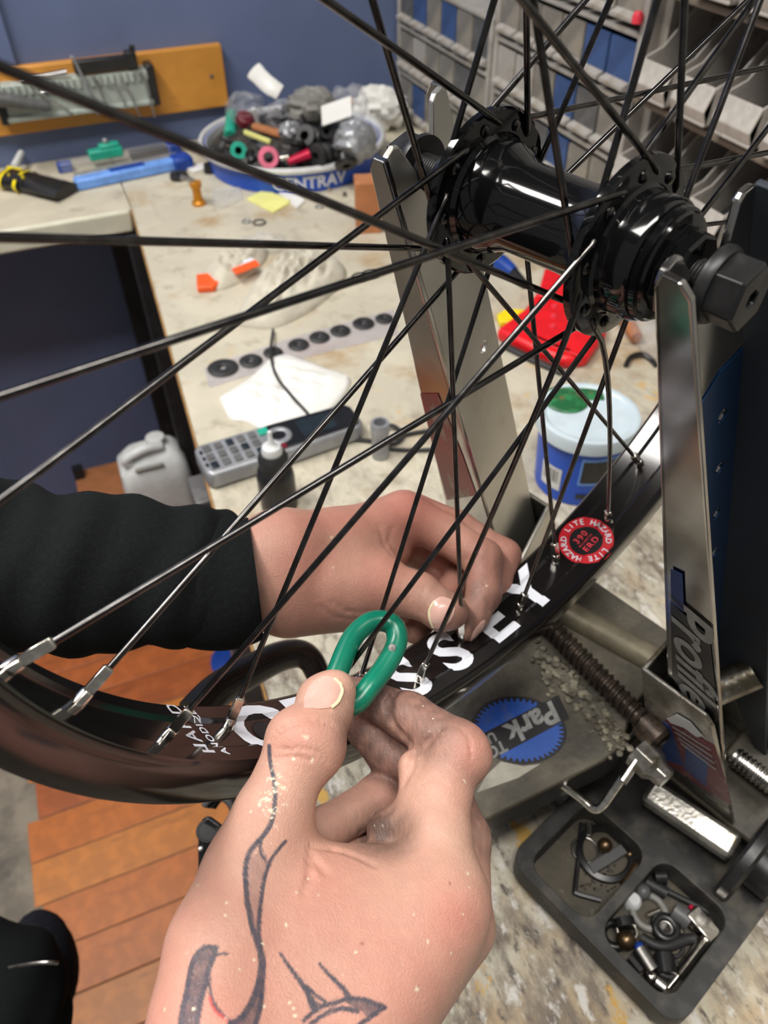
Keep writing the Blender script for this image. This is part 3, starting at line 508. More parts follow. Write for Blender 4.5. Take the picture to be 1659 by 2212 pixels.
cab_ = [b(590, 712, 4), b(585, 760, 10), b(596, 810, 14), b(630, 855, 14), b(662, 890, 10), b(680, 915, 12)]
one('cable', MB().tube(bez(cab_), 1.7, 8), 'hose', 'thin dark cable curving over the white bag to the phone', 'cable')
one('cable', MB().tube(bez([b(762, 948, 4), b(800, 952, 3), b(850, 958, 3), b(870, 940, 4), b(850, 920, 6), b(828, 925, 5), b(835, 950, 7), b(880, 938, 3), b(935, 930, 3), b(1000, 930, 3)]), 2.2, 8), 'hose', 'black cable looping past the socket to the stand upright', 'cable')
one('cable', MB().tube(bez([b(830, 968, 3), b(880, 972, 3), b(940, 970, 3), b(1010, 962, 3)]), 1.9, 8), 'hose', 'straight black cable below the looped one', 'cable')
# cordless phone
t = thing('cordless_phone', 'silver and black cordless phone lying on the bench', 'phone', b(600, 990))
a, c = b(438, 1030), b(772, 925); d = unit(c-a); sd = np.cross(NZ, d); Lp = np.linalg.norm(c-a); o0 = a
def ph(u, v, h): return o0+d*u*Lp+sd*v+NZ*h
Wp = 25.0
body = [(0.0, -Wp*.75), (.03, -Wp), (.5, -Wp*.98), (.97, -Wp*.85), (1, -Wp*.55), (1, Wp*.55), (.97, Wp*.85), (.5, Wp*.98), (.03, Wp), (0, Wp*.75)]
obj('handset', MB().prism([ph(u, v, 1) for u, v in body], NZ*19), 'silver', t, bevel=4, seg=3)
obj('display_panel', MB().prism([ph(u, v, 19.6) for u, v in [(.44, -21), (.96, -18), (.985, -10), (.985, 10), (.96, 18), (.44, 21)]], NZ*1.6), 'ink', t, bevel=1)
obj('screen', MB().prism([ph(u, v, 21.1) for u, v in [(.62, -14), (.84, -13), (.84, 13), (.62, 14)]], NZ*.6), 'screen', t)
obj('navigation_ring', MB().tube([ph(.49, 0, 21.5)+d*10*math.cos(a_)+sd*10*math.sin(a_) for a_ in np.linspace(0, 6.28, 24, endpoint=False)], (1.6, 3), 8, closed=True, flat=NZ), 'silver', t)
obj('green_key', MB().box(ph(.42, 13, 21), (5, 5, 1.5), (d, sd, NZ)), 'teal', t, bevel=1); obj('red_key', MB().box(ph(.47, -17, 21), (5, 3.5, 1.5), (d, sd, NZ)), 'maroon', t, bevel=1)
for i in range(5):
    for j in range(3): obj('key', MB().box(ph(.07+i*.07, (j-1)*13, 20.5), (3.6, 4.6, 1.4), (d, sd, NZ)), 'midgrey' if (i+j) % 4 else 'screen', t, bevel=.8)
for j in range(3): obj('small_key', MB().box(ph(.03, (j-1)*10, 20.3), (1.4, 2, 1), (d, sd, NZ)), 'ink', t)
# socket
p = b(822, 985)
one('socket', MB().lathe(p, (0, 0, 1), [(0, 7.5), (.5, 8.6), (27, 8.6), (31, 9.3), (41, 9.3), (42, 8.6), (42, 6.2), (30, 6), (30, 0.1)], 32, caps=False), 'silver', 'silver socket standing on the bench beside the phone', 'socket')
# oil bottle
p = b(604, 1090); t = thing('oil_bottle', 'black oil bottle with a clear round tip standing on the bench', 'bottle', p)
obj('bottle', MB().lathe(p, (0, 0, 1), [(0, 15), (1, 17), (36, 17), (44, 15.5), (48, 12)], 32), 'blackp', t)
obj('collar', MB().lathe(p, (0, 0, 1), [(46, 13), (58, 13.5), (60, 12), (63, 11)], 28), 'hose', t)
obj('tip', MB().lathe(p, (0, 0, 1), [(60, 9), (66, 9.4), (70, 8), (71, 5), (74, 2.5), (86, 1.6)], 24), 'tubwhite', t)
# red tool with yellow grip
t = thing('red_crimper', 'red plastic tool with a yellow tab behind the hub', 'tool', b(1180, 730))
obj('body', MB().prism([b(1070, 735), b(1130, 690), b(1165, 640), b(1240, 640), b(1300, 690), b(1305, 740), b(1265, 795), b(1215, 800), b(1150, 775)], NZ*16), 'red', t, bevel=5)
obj('head', MB().prism([b(1160, 650, 15), b(1175, 590, 15), b(1215, 585, 15), b(1235, 650, 15)], NZ*8), 'red', t, bevel=3)
for k in range(3): obj('rib', MB().prism([b(1125+k*28, 722+k*14, 15), b(1205+k*24, 760+k*8, 15), b(1210+k*24, 754+k*8, 15), b(1130+k*28, 716+k*14, 15)], NZ*4), 'red', t, bevel=1)
for k in range(3): obj('rivet', MB().lathe(b(1198-k*2, 662+k*22, 16), NZ, [(0, 4), (2.4, 3.2), (3, 1)], 12), 'stickpink', t)
obj('yellow_tab', MB().prism([b(1072, 690, 2), b(1078, 708, 2), b(1130, 704, 2), b(1145, 680, 2), b(1092, 678, 2)], NZ*8), 'yellow', t, bevel=2)
obj('foot', MB().tube([b(1085, 745, 3), b(1150, 778, 3), b(1215, 806, 3)], 4, 8), 'hose', t)
one('screwdriver', MB().tube(bez([b(1040, 545, 9), b(1075, 565, 9), b(1110, 590, 8)], 4), [9, 11, 12, 12, 12, 12, 11, 10, 8][:9], 14), 'blued', 'blue tool handle lying behind the hub', 'tool')
one('tool_shaft', MB().tube([b(1108, 590, 7), b(1135, 615, 6)], [8, 5], 12), 'blackp', 'black shaft end beside the blue handle', 'tool')
# grease tub
p = np.array([243, 258, ZB]); RL = 45.0
t = thing('grease_tub', 'blue grease tub with a milky lid smeared green on the bench', 'tub', p)
obj('tub_wall', MB().lathe(p, NZ, [(0, RL-9), (1, RL-7), (66, RL-3), (68, RL-3)], 56), 'blue', t)
obj('lid', MB().lathe(p, NZ, [(64, RL-2.5), (66, RL+.5), (76, RL+1), (79, RL), (80, RL-3), (79, RL-6), (76.5, RL-8), (76, RL-12), (76, 0.5)], 56), 'lid', t)
fa = math.atan2(CAM[1]-p[1], CAM[0]-p[0])
def wrap_patch(r0, a0, a1, z0, z1, off=.5, n=14):
    v = []; 
    for a_ in np.linspace(a0, a1, n):
        for z in (z0, z1): rr = RL-7+z/66*4+off; v.append((p[0]+rr*math.cos(a_), p[1]+rr*math.sin(a_), p[2]+z))
    return MB().add(v, [(2*i, 2*i+1, 2*i+3, 2*i+2) for i in range(n-1)])
obj('black_label', wrap_patch(RL, fa+.12, fa+1.0, 30, 56), 'ink', t); obj('label_border', wrap_patch(RL, fa+.08, fa+1.04, 27, 59, .3), 'lightblue', t)
obj('lower_label', wrap_patch(RL, fa+.1, fa+.9, 10, 16), 'ink', t); obj('barcode_panel', wrap_patch(RL, fa-.85, fa-.3, 14, 40, .4), 'tubwhite', t)
for k in range(11): obj('barcode_line', wrap_patch(RL, fa-.78+k*.038, fa-.78+k*.038+(.02 if k % 3 else .01), 22, 37, .6, 2), 'midgrey', t)
gp = onz(1222, 862, ZB+77)
obj('grease_smear', MB().lathe(gp, NZ, [(0, 21), (2, 18), (4, 8), (4.4, .5)], 20), 'greengrease', t); obj('grease_smear.001', MB().box(onz(1255, 850, ZB+77.2), (20, 9, .8), ((.9, -.4, 0), (.4, .9, 0), NZ)), 'greengrease', t, bevel=.6)
# far right odds on the bench
one('chrome_hook', MB().tube(bez([b(1352, 790, 3), b(1362, 772, 4), b(1385, 765, 5), b(1402, 772, 4), b(1418, 790, 3)], 5), 3, 10), 'blackp', 'small black hook lying right of the red tool', 'hook')
one('grey_bottle', MB().tube([b(1385, 660, 20), b(1400, 720, 18), b(1410, 760, 16)], [16, 18, 10], 16), 'film', 'clear grey bottle lying behind the stand upright', 'bottle')
one('brown_bottle', MB().tube([b(1330, 655, 12), b(1375, 730, 10)], [10, 7], 14), 'card', 'small brown bottle left of the clear grey bottle', 'bottle')
crumple('clear_bag', b(1330, 640, 14), (34, 30, 16), 'film', 'clear crumpled bag under the hub at the back', 'bag', 44, amp=.5)
# jug on a low shelf
t = thing('jug_shelf', 'low dark shelf under the bench carrying the white jug', 'shelf', (-150, 1040, -960))
obj('board', MB().box((-170, 1080, -994), (110, 130, 8)), 'card', t, bevel=1); 
for x in (-270, -70): obj('leg', MB().box((x, 1190, -1130), (10, 10, 169)), 'dark', t)
j = np.array([-122, 1010, -985]); t = thing('white_jug', 'white plastic jug with a moulded handle under the bench', 'jug', j)
def sect(w, h, z, dx=0): return [(j[0]+dx+x, j[1]+y, j[2]+z) for x, y in rrect(w, h, min(w, h)*.45, 5)]
secs = [sect(60, 44, 0), sect(63, 46, 10), sect(63, 46, 110), sect(60, 44, 140), sect(44, 34, 160, 5), sect(20, 18, 172, 14)]
n_ = len(secs[0]); obj('jug_body', MB().add([q for s_ in secs for q in s_], [tuple(range(n_))]+[(k*n_+i, k*n_+(i+1) % n_, (k+1)*n_+(i+1) % n_, (k+1)*n_+i) for k in range(5) for i in range(n_)]+[tuple(range(5*n_, 6*n_))]), 'tubwhite', t)
obj('handle', MB().tube(bez([j+(-30, -22, 152), j+(-46, -26, 172), j+(-10, -26, 186), j+(22, -18, 178)], 5), 9, 12), 'tubwhite', t); obj('cap', MB().lathe(j+(16, 0, 172), NZ, [(0, 17), (16, 17), (17, 14)], 20), 'tubwhite', t)
obj('grip_hollow', MB().box(j+(-8, -38, 150), (26, 4, 10), ((1, 0, 0), (0, .8, .6), (0, -.6, .8))), 'grey', t, bevel=3)
one('blue_disc', MB().lathe(onz(512, 1432, -1299), NZ, [(0, 52), (14, 54), (16, 50)], 32), 'blued', 'round blue lid lying on the wooden floor', 'lid')
# ================================================================ bicycle wheel
def wp_(a, r, x): return AX*x+r*(math.cos(a)*YW+math.sin(a)*ZW)
wheel = thing('bicycle_wheel', 'black bicycle wheel being laced, held in the truing stand', 'wheel', (0, 0, -205))
def rs(x):
    x = abs(x)
    return 190.3 if x < 5.5 else 190.3-1.1*(x-5.5)/1.5 if x < 7 else 189.2+.3*(x-7)/6 if x < 13 else 189.5+2*(x-13)/1.8 if x < 14.8 else 191.5
half = [(0, 190.3), (5.4, 190.3), (7, 189.25), (12.8, 189.4), (14.2, 190.4), (15.1, 192.2), (15.2, 194), (14.7, 203.2), (14.3, 204.4), (13.2, 204.5), (12.6, 203.6), (12.2, 199), (8, 198), (5, 200.5), (0, 200.8)]
prof = [(-x, r) for x, r in half[::-1]][:-1]+half
rim = obj('rim', MB().lathe((0, 0, 0), AX, prof[1:-1], 288, closed=True, u=YW), 'rim', wheel, ang=32)
def decal(name, vf, deg, x0, m, up=-1, rot=0.0, off=.14, parent=rim):
    """flat print laid on the rim bed: +x of the print runs along the rim, +y towards the far side of the wheel; it folds where the bed folds"""
    c, s = math.cos(rot), math.sin(rot); bm = bmesh.new(); vs_ = [bm.verts.new((p[0]*c-p[1]*s, x0+up*(p[0]*s+p[1]*c), p[2])) for p in vf[0]]
    for f_ in vf[1]:
        try: bm.faces.new([vs_[i] for i in f_])
        except ValueError: pass
    for xx in (-14.8, -13, -7, -5.5, 5.5, 7, 13, 14.8): bmesh.ops.bisect_plane(bm, geom=bm.verts[:]+bm.edges[:]+bm.faces[:], plane_co=(0, xx, 0), plane_no=(0, 1, 0), dist=1e-5)
    bm.verts.ensure_lookup_table(); bm.verts.index_update(); mb = MB().add([wp_(math.radians(deg)+v.co.x/189.5, rs(v.co.y)-off-v.co.z, v.co.y) for v in bm.verts], [tuple(v.index for v in f_.verts) for f_ in bm.faces]); bm.free()
    return obj(name, mb, m, parent, smooth=False)
def pdisc(r, n=40, k=8): return [(q*math.cos(a), q*math.sin(a), 0) for q in np.linspace(.2, r, k) for a in np.linspace(0, 2*math.pi, n, endpoint=False)], [(i*n+j, i*n+(j+1) % n, (i+1)*n+(j+1) % n, (i+1)*n+j) for i in range(k-1) for j in range(n)]
for ch, deg in zip('ODYSSEY', [249.6, 257.7, 265.7, 273.6, 281.6, 289.9, 297.8]):
    v, f = text_mesh(ch, 29.5, 1.0, 0, cut=2.2); v = np.array(v); v[:,0] *= 1.22 if ch in 'O' else 1.08; v[:,1] = (v[:,1]-(v[:,1].min()+v[:,1].max())/2)
    decal('letter', (v, f), deg, -.8, 'white')
decal('valve_hole', flat_mesh([disc(4.6, 28)]), 249.5, 1.0, 'hose', off=.2); decal('valve_hole_edge', flat_mesh([disc(5.6, 28), disc(4.6, 28)]), 249.5, 1.0, 'satin', off=.2)
for k, (txt, sz, dd) in enumerate((('HARD', 8.0, -1.0), ('ANODIZED', 4.3, 1.2))):
    decal('lettering', text_mesh(txt, sz, .12, 0, sp=1.15, cut=2), 239.9+dd, -2.0, 'white', rot=math.pi/2)
decal('round_sticker', pdisc(13.2), 309.9, 1.6, 'stickred'); decal('sticker_centre', pdisc(8.1, 36, 6), 309.9, 1.6, 'ink', off=.2)
def arc_text(txt, size, r, a0, step, m):
    for i, ch in enumerate(txt):
        if ch == ' ': continue
        a = a0-i*step; v, f = text_mesh(ch, size, .09, 0, cut=1.5); v = [(r*math.cos(a)+p[0]*math.cos(a-math.pi/2)-p[1]*math.sin(a-math.pi/2), r*math.sin(a)+p[0]*math.sin(a-math.pi/2)+p[1]*math.cos(a-math.pi/2), 0) for p in v]
        decal('letter', (v, f), 309.9, 1.6, m, off=.26)
arc_text('HAZARD LITE HAZARD LITE ', 3.9, 10.6, math.radians(200), 2*math.pi/24, 'white')
for txt, sz, dy in (('390', 4.6, 3.2), ('MILLIMETER', 1.5, .2), ('ERD', 4.6, -3.2)): 
    v, f = text_mesh(txt, sz, .12 if sz > 2 else .02, 0, sp=1.25, cut=1.5); decal('lettering', ([(p[0], p[1]+dy, 0) for p in v], f), 309.9, 1.6, 'stickpink', off=.30)
# hub
RHO, XL, XRr = 20.63, -27.8, 24.4
hub = obj('hub_shell', MB().lathe((0, 0, 0), AX, [(-36, 6), (-36, 13.5), (-35, 14.8), (-30.6, 15.4), (-29.8, 17), (-29.3, 24.2), (-28.8, 25.2), (-26.6, 25.2), (-26.1, 24.4), (-25.9, 18.4), (-24.6, 17.3), (-20, 16.6), (-16.5, 14.6), (-12, 13.4), (8, 13.2), (14, 13.6), (19, 15.2), (22.2, 17.2), (22.8, 24.2), (23.3, 25.2), (25.5, 25.2), (26.0, 24.3), (26.3, 18.2), (27, 17.2), (28, 17), (35.2, 16.9), (36.4, 16.2), (36.6, 14.8), (36.8, 6)], 96), 'hub', wheel, ang=30)
obj('end_cap', MB().lathe((0, 0, 0), AX, [(36.4, 6), (36.4, 15.4), (37.2, 15.8), (38.6, 15.6), (39, 14.6), (39.4, 14.8), (40.2, 14.4), (40.6, 11.8), (40.8, 6)], 72), 'hub', wheel, ang=30)
obj('cone_nut', MB().lathe((0, 0, 0), AX, [(40.4, 5.2), (40.4, 12.2), (42.2, 12.0), (42.4, 11.3), (45.6, 11.0), (46.4, 10.2), (46.4, 5.2)], 10, closed=True), 'hub', wheel, ang=20)
obj('end_cap', MB().lathe((0, 0, 0), AX, [(-36, 6), (-36, 12.5), (-38.5, 12), (-39, 10), (-44, 9.2), (-45, 6)], 48), 'hub', wheel, ang=30)
thr = [(-66, 4.2)]; x = -65.5
while x < 58: thr += [(x, 4.6), (x+.45, 5.1), (x+.9, 4.6)]; x += 1.0
obj('axle', MB().lathe((0, 0, 0), AX, thr+[(58, 4.2)], 28), 'satin', wheel, ang=60)
for nm, sgn, x0 in (('axle_bolt', 1, 51.5), ('axle_bolt', -1, 56.0)):
    a_ = AX*sgn
    bo = obj(nm, MB().lathe(a_*x0, a_, [(3, 2.7), (3, 9.4), (10.4, 9.4), (11.4, 8.6), (11.4, 2.7)], 6, closed=True, u=(.2, .1, 1)), 'satin', wheel, ang=20, bevel=.35)
    obj('bolt_flange', MB().lathe(a_*x0, a_, [(0, 5.2), (0, 10.4), (1.6, 10.6), (3.2, 9.8), (3.4, 5.2)], 40, closed=True), 'satin', bo, ang=40)
    obj('socket_recess', MB().lathe(a_*x0, a_, [(9.6, 2.68), (9.6, .05)], 6, caps=False, u=(.2, .1, 1)), 'hose', bo)
# spokes and nipples
nb = MB().lathe((0, 0, 0), (0, 0, 1), [(-1.2, 1.2), (-1.2, 1.95), (3.4, 1.95), (4.0, 1.7)], 20).lathe((0, 0, 0), (0, 0, 1), [(3.6, 1.4), (3.9, 2.05), (11.4, 2.05), (11.9, 1.3)], 4, u=(1, 0, 0))
nip0 = None
BOW = {11: (5.0, 0), 7: (2.2, 0), 5: (1.0, 0)}
for k in range(36):
    a = math.radians(204.7+10*k); x = 2.84 if k % 2 else -2.84; tip = wp_(a, 190.2, x)
    if k % 2: sgn = -1 if (k % 4) == 3 else 1
    else: sgn = -1 if (k % 4) == 0 else 1
    ha = math.radians((204.7 if k % 2 == 0 else 205.2)+10*k+sgn*60); xf = XRr if k % 2 else XL; side = 1 if sgn < 0 else -1; rd = math.cos(ha)*YW+math.sin(ha)*ZW
    hole = AX*xf+RHO*rd; d = unit(tip-hole)
    pts = [hole-side*AX*2.6, hole-side*AX*2.2, hole+side*AX*.9, hole+side*AX*1.75+d*.5, hole+side*AX*2.15+d*1.8, hole+side*AX*2.0+d*4.5]
    bow = BOW.get(k); p0 = pts[-1]; p1 = tip-d*6
    for t in ([.3, 1.0] if not bow else list(np.linspace(.06, 1, 14))):
        q = p0+(p1-p0)*t
        if bow: q = q+unit(np.cross(AX, d))*bow[0]*(math.sin(math.pi*t**.6))
        pts.append(q)
    mb = MB().tube(pts, [.95]*len(pts), 12)
    mb.lathe(hole-side*AX*3.0, side*AX, [(0, .3), (.15, 1.1), (.7, 1.75), (1.3, 1.7), (1.6, .9)], 14)
    s_ = obj('spoke', mb, 'spoke', wheel, ang=50)
    if nip0 is None: nip0 = obj('nipple', nb, 'nickel', None, ang=25, bevel=.15, at=(0, 0, 0)); o = nip0
    else: o = nip0.copy(); C.objects.link(o)
    dn = unit(pts[-2]-tip) if not bow else -d
    o.parent = s_; o.location = wm(tip)-wheel.location; o.rotation_euler = Vector(dn).to_track_quat('Z', 'Y').to_euler()
# ================================================================ truing stand (leans back on its tilting base)
TL = math.radians(18.5); DD = -math.sin(TL)*NN-math.cos(TL)*NZ; FF = np.cross(AX, DD)
def SP(a, h, f): return AX*a+DD*h+FF*f
def sF(x, y, f): w = on(x, y, FF*f, FF); return w @ AX, w @ DD
def onS(x, y, h): return on(x, y, DD*h, DD)
stand = thing('truing_stand', 'worn chrome wheel truing stand with a greasy grey base holding the wheel', 'truing stand', SP(0, 330, 0))
def corner(sd, h): return (47.4+.075*(h+17)) if sd > 0 else -(48.8-.028*(h+15)+.0*(h))
def cn(sd, h, f): return corner(sd, h)-(0 if sd > 0 else .29*(f+20))      # the far upright is turned a little on its foot
def outer(sd, h): return (57.5+.150*(h+16)) if sd > 0 else -(57+.10*(h+14))
TH = 2.4
def upright(sd):
    u = obj('upright', web(sd), 'chrome' if sd > 0 else 'brushed', stand, smooth=False, bevel=.8)
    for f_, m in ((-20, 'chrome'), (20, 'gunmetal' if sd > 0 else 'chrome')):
        hb = 372 if sd > 0 else 300
        hs = [-17, -13, 40, 120, 200, 280, hb]
        poly = [(corner(sd, h), h) for h in hs[::-1]]+[(outer(sd, h)-sd*(2.5 if h == -17 else 0), h) for h in hs]
        if sd > 0: poly = [(corner(sd, 250), 250)]+[(corner(sd, h), h) for h in (200, 120, 40, -13)]+[(corner(sd, -17)+2, -17.5)]+[(outer(sd, h)-sd*(2.5 if h == -17 else 0), h) for h in hs]
        vf = flat_mesh([[(a*sd, h) for a, h in poly]], TH); mb = MB(); mb.add([SP(p[0]*sd-(0 if sd > 0 else .29*(f_+20)), p[1], f_+p[2]+(TH/2 if f_ < 0 else -TH/2)) for p in vf[0]], vf[1])
        obj('flange', mb, m, u, smooth=False, bevel=.6)
    return u
def web(sd):
    out = [(-20, -14.5), (-18, -17), (-13, -17.5), (-11, -16.5), (-9.6, -13), (-7, -7), (-5.6, -3), (-5.5, 1.5)]+[(-5.5*math.cos(t), 1.5+5.5*math.sin(t)) for t in np.linspace(.3, 2.85, 8)]+[(5.5, 1.5), (5.6, -3), (7, -7), (9.6, -13), (11, -16.5), (13, -17.5), (18, -17), (20, -14.5), (20, 330), (-20, 330)]
    holes = [disc(2.6, 16, 8.5, h_) for h_ in HOLES[sd]]
    vf = flat_mesh([out]+holes, TH); return MB().add([SP(cn(sd, p[1], p[0])+p[2]+sd*TH/2, p[1], p[0]) for p in vf[0]], vf[1])
HOLES = {1: [60, 88, 116, 144], -1: [92]}
ur = upright(1); ul = upright(-1)
vf = flat_mesh([[(-18.5, 62), (-12, 50), (-4, 44), (6, 38), (18.5, 38), (18.5, 325), (-18.5, 325)]]+[disc(2.6, 16, 8.5, h_) for h_ in HOLES[1]], .4)
obj('blue_lining', MB().add([SP(corner(1, p[1])+TH+.3+p[2], p[1], p[0]) for p in vf[0]], vf[1]), 'bluestand', ur, smooth=False)
def bracket(sd, h0, h1, off=12):
    br = obj('bracket', MB().prism([SP(cn(sd, h0, -23)-sd*off, h0, -23), SP(cn(sd, h0, 23)-sd*off, h0, 23), SP(cn(sd, h1, 23)-sd*off, h1, 23), SP(cn(sd, h1, -23)-sd*off, h1, -23)], AX*sd*2.6), 'dirtychrome' if sd > 0 else 'brushed', stand, bevel=.9)
    for f_ in (-23, 23):
        if sd > 0: poly = [(corner(sd, h0)-off, h0), (89, h0+1), (93, h0+8), (118.5, 348), (121, 362), (112, 372), (corner(sd, h1)-off, h1)]
        else: poly = [(corner(sd, h0)+off, h0), (-(96), h0), (-112, h1), (corner(sd, h1)+off, h1)]
        obj('side_plate', MB().prism([SP(a-(0 if sd > 0 else .29*(f_+20)), h, f_-1.3) for a, h in poly], FF*2.6), 'dirtychrome', br, bevel=.9)
    return br
br = bracket(1, 223, 372); bl = bracket(-1, 228, 330)
# stickers on the bracket and the upright
def onF(x, y, f): return on(x, y, FF*f, FF)
def patch(name, P, m, par, f=-24.5, th=.15): return obj(name, MB().prism([onF(x, y, f) for x, y in P], -FF*th), m, par, smooth=False)
patch('faded_sticker', [(1438, 1555), (1470, 1562), (1522, 1600), (1545, 1612), (1562, 1665), (1580, 1740), (1500, 1690), (1432, 1640)], 'faded', br)
patch('sticker_border', [(1432, 1558), (1447, 1566), (1462, 1610), (1478, 1655), (1432, 1640)], 'fadedblue', br, -24.7)
patch('sticker_panel', [(1482, 1600), (1530, 1640), (1525, 1700), (1478, 1660)], 'fadedblue', br, -24.7)
for k in range(7): patch('sticker_line', [(1452+k*3, 1568+k*6), (1535+k*2, 1620+k*7), (1535+k*2, 1622.5+k*7), (1452+k*3, 1570.5+k*6)], 'faded' if k % 2 else 'badgegrey', br, -24.9, .1)
patch('torn_white', [(1440, 1552), (1462, 1542), (1492, 1560), (1518, 1590), (1505, 1592), (1478, 1572), (1450, 1562)], 'tubwhite', br, -24.9)
# maker's lettering on the front flange of the near upright
e0, e1 = onF(1487, 1290, -20.6), onF(1505, 1500, -20.6); ux = (e1-e0)/np.linalg.norm(e1-e0); uy = np.cross(ux, FF); uy = uy if uy @ AX > 0 else -uy
patch('lettering_panel', [(1449, 1300), (1532, 1375), (1544, 1480), (1547, 1560), (1500, 1540), (1452, 1460)], 'ink', ur, -20.4, .2)
Lw = np.linalg.norm(e1-e0)
for m, bold, f_, dz in (('badgegrey', .5, -20.95, 0),):
    vf = text_mesh('Profile', 21, bold, 0, shear=.35); xs = np.array(vf[0])[:,0]; k = Lw*1.12/(xs.max()-xs.min()); o_ = (e0+e1)/2-FF*.25
    obj('lettering', place(MB(), vf, o_+ux*Lw*.08-uy*.5, ux*k, uy*1.25), m, ur, smooth=False)
patch('red_sticker', [(908, 850), (946, 850), (968, 905), (1000, 985), (1030, 1070), (966, 1080), (940, 985)], 'wornred', ul, -20.2)
patch('blue_tape', [(1449, 1228), (1474, 1240), (1478, 1322), (1450, 1302)], 'fadedblue', ur, -20.7)
# the base: greasy body, tongue with the maker's badge, cross shafts
def BP(a, f, h): return SP(a, h, f)
base = obj('base_plate', MB().prism([BP(a, f, 291) for a, f in [(56, -57), (29, -126), (-55, -126), (-62, -45), (-80, -12), (-80, 26), (49, 26), (49, -24), (58, -44)]], DD*4), 'greasy', stand, bevel=1)
obj('base_side', MB().prism([BP(a, f, 295) for a, f in [(55.6, -57), (28.8, -125.4), (-54.6, -125.4), (-61.6, -45), (-79.6, -12), (-79.6, 25.6), (48.6, 25.6), (48.6, -24), (57.6, -44)]], DD*31), 'satin', base, bevel=1.5)
# badge: a dark oval with two toothed blue halves and a slanted banner of lettering
bc = np.array([1121, 1577]); E1 = np.array([104*.99, 14]); E2 = np.array([-10, 72]); T1 = np.array([-.885, .465]); T2 = np.array([.43, .90])
def bpx(name, polys, m, lift, fr_='oval', txt=None):
    A_, B_ = (E1, E2) if fr_ == 'oval' else (T1, T2); vf = txt or flat_mesh(polys, 0); obj(name, MB().add([onS(*(bc+p[0]*A_+p[1]*B_), 290.9-lift) for p in vf[0]], vf[1]), m, base, smooth=False)
bpx('badge', [disc(1.0, 60)], 'ink', 0)
sl = np.array([-.885, .465])
def half_gear(sg):
    P = []
    for i in range(176):
        t = 2*math.pi*i/176; rr = (.94, .94, .84, .84)[i % 4]; p = (rr*math.cos(t), rr*math.sin(t)); q = p[0]*E1+p[1]*E2; P.append((sg*(q[0]*.465+q[1]*.885) > 26, p))
    k = next(i for i in range(176) if P[i][0] and not P[i-1][0]); return [p for ok, p in P[k:]+P[:k] if ok]
for sg in (1, -1): bpx('badge_gear', [half_gear(sg)], 'badgeblue', .15)
bpx('badge_banner', [[(-110, -28), (124, -30), (124, 30), (-110, 28)]], 'ink', .25, 'text')
def btext(txt, sz, x, y, b_, sx=1.0, sp=1.0):
    v, f_ = text_mesh(txt, sz, b_, 0, sp=sp); bpx('lettering', None, 'badgegrey', .4, 'text', ([(p[0]*sx+x, p[1]+y, 0) for p in v], f_))
btext('Park', 66, -34, -3, 2.2, .98); btext('TOOL', 36, 84, 14, 1.3, .9); btext('USA', 29, 76, -14, 1.1, .95)
obj('edge_reflection', MB().add([onS(x, y, 290.8) for x, y in [(1030, 1712), (1050, 1675), (1082, 1645), (1130, 1655), (1168, 1650), (1120, 1680)]], [tuple(range(6))]), 'edgeshine', base, smooth=False)  # light patch that paints in the reflection along the plate's shiny edge
# shafts
def helix(p0, p1, r, pitch, r2, n=14):
    d = unit(p1-p0); L = np.linalg.norm(p1-p0); u = unit(np.cross(d, (.2, .3, .9))); w = np.cross(d, u); N_ = int(L/pitch*n)
    return [p0+d*L*i/N_+r*(math.cos(i*2*math.pi/n)*u+math.sin(i*2*math.pi/n)*w) for i in range(N_+1)]
s0, s1 = onS(1160, 1325, 283), onS(1420, 1590, 283); ds = unit(s1-s0)
sh = obj('threaded_shaft', MB().tube([s0, s1], 5.0, 20), 'rust', stand); obj('thread', MB().tube(helix(s0, s1, 5.2, 4.2, 1), 1.25, 8), 'rust', sh)
c0, c1 = onS(1190, 1322, 293)+FF*4, onS(1450, 1458, 293)+FF*2; obj('cross_tube', MB().tube([c0, c1], 8.5, 24), 'crosstube', stand)
obj('shaft_collar', MB().lathe(s1-ds*10, ds, [(0, 6), (0, 8.5), (12, 9), (14, 6)], 24, closed=True), 'rust', stand)
gm = MB(); g = np.random.default_rng(4)
for i in range(300):
    t = g.uniform(.12, .9); p = s0+(s1-s0)*t-FF*(8+abs(g.normal(0, 5)))+AX*g.normal(0, 3)+DD*(291-283-g.uniform(.2, 1.2)); p = p-FF*abs(g.normal(0, 3.5)); r_ = g.uniform(.5, 2.5); gm.ball(p, (r_, r_*g.uniform(.7, 1.4), r_*.5), 8)
go = obj('grease', gm, 'grease', stand); go['kind'] = 'stuff'
# collar with eye plate and bent rod
e = onS(1372, 1672, 290); ed = unit(onS(1330, 1630, 283)-onS(1420, 1720, 283))
obj('clamp_nut', MB().lathe(onS(1395, 1640, 284), -ed, [(-6, 4), (-6, 9), (5, 9), (8, 6.5), (14, 6)], 8), 'dirtychrome', stand, ang=20, bevel=.5)
obj('eye_plate', MB().tube([onS(1400, 1612, 283), onS(1372, 1650, 283), onS(1345, 1690, 284)], (2.2, 6), 10, flat=ed), 'steel', stand)
obj('bent_rod', MB().tube(bez([onS(1210, 1690, 306), onS(1258, 1727, 304), onS(1283, 1748, 303), onS(1300, 1742, 301), onS(1320, 1715, 297), onS(1345, 1680, 292)], 5), 2.4, 14), 'nickel', stand)
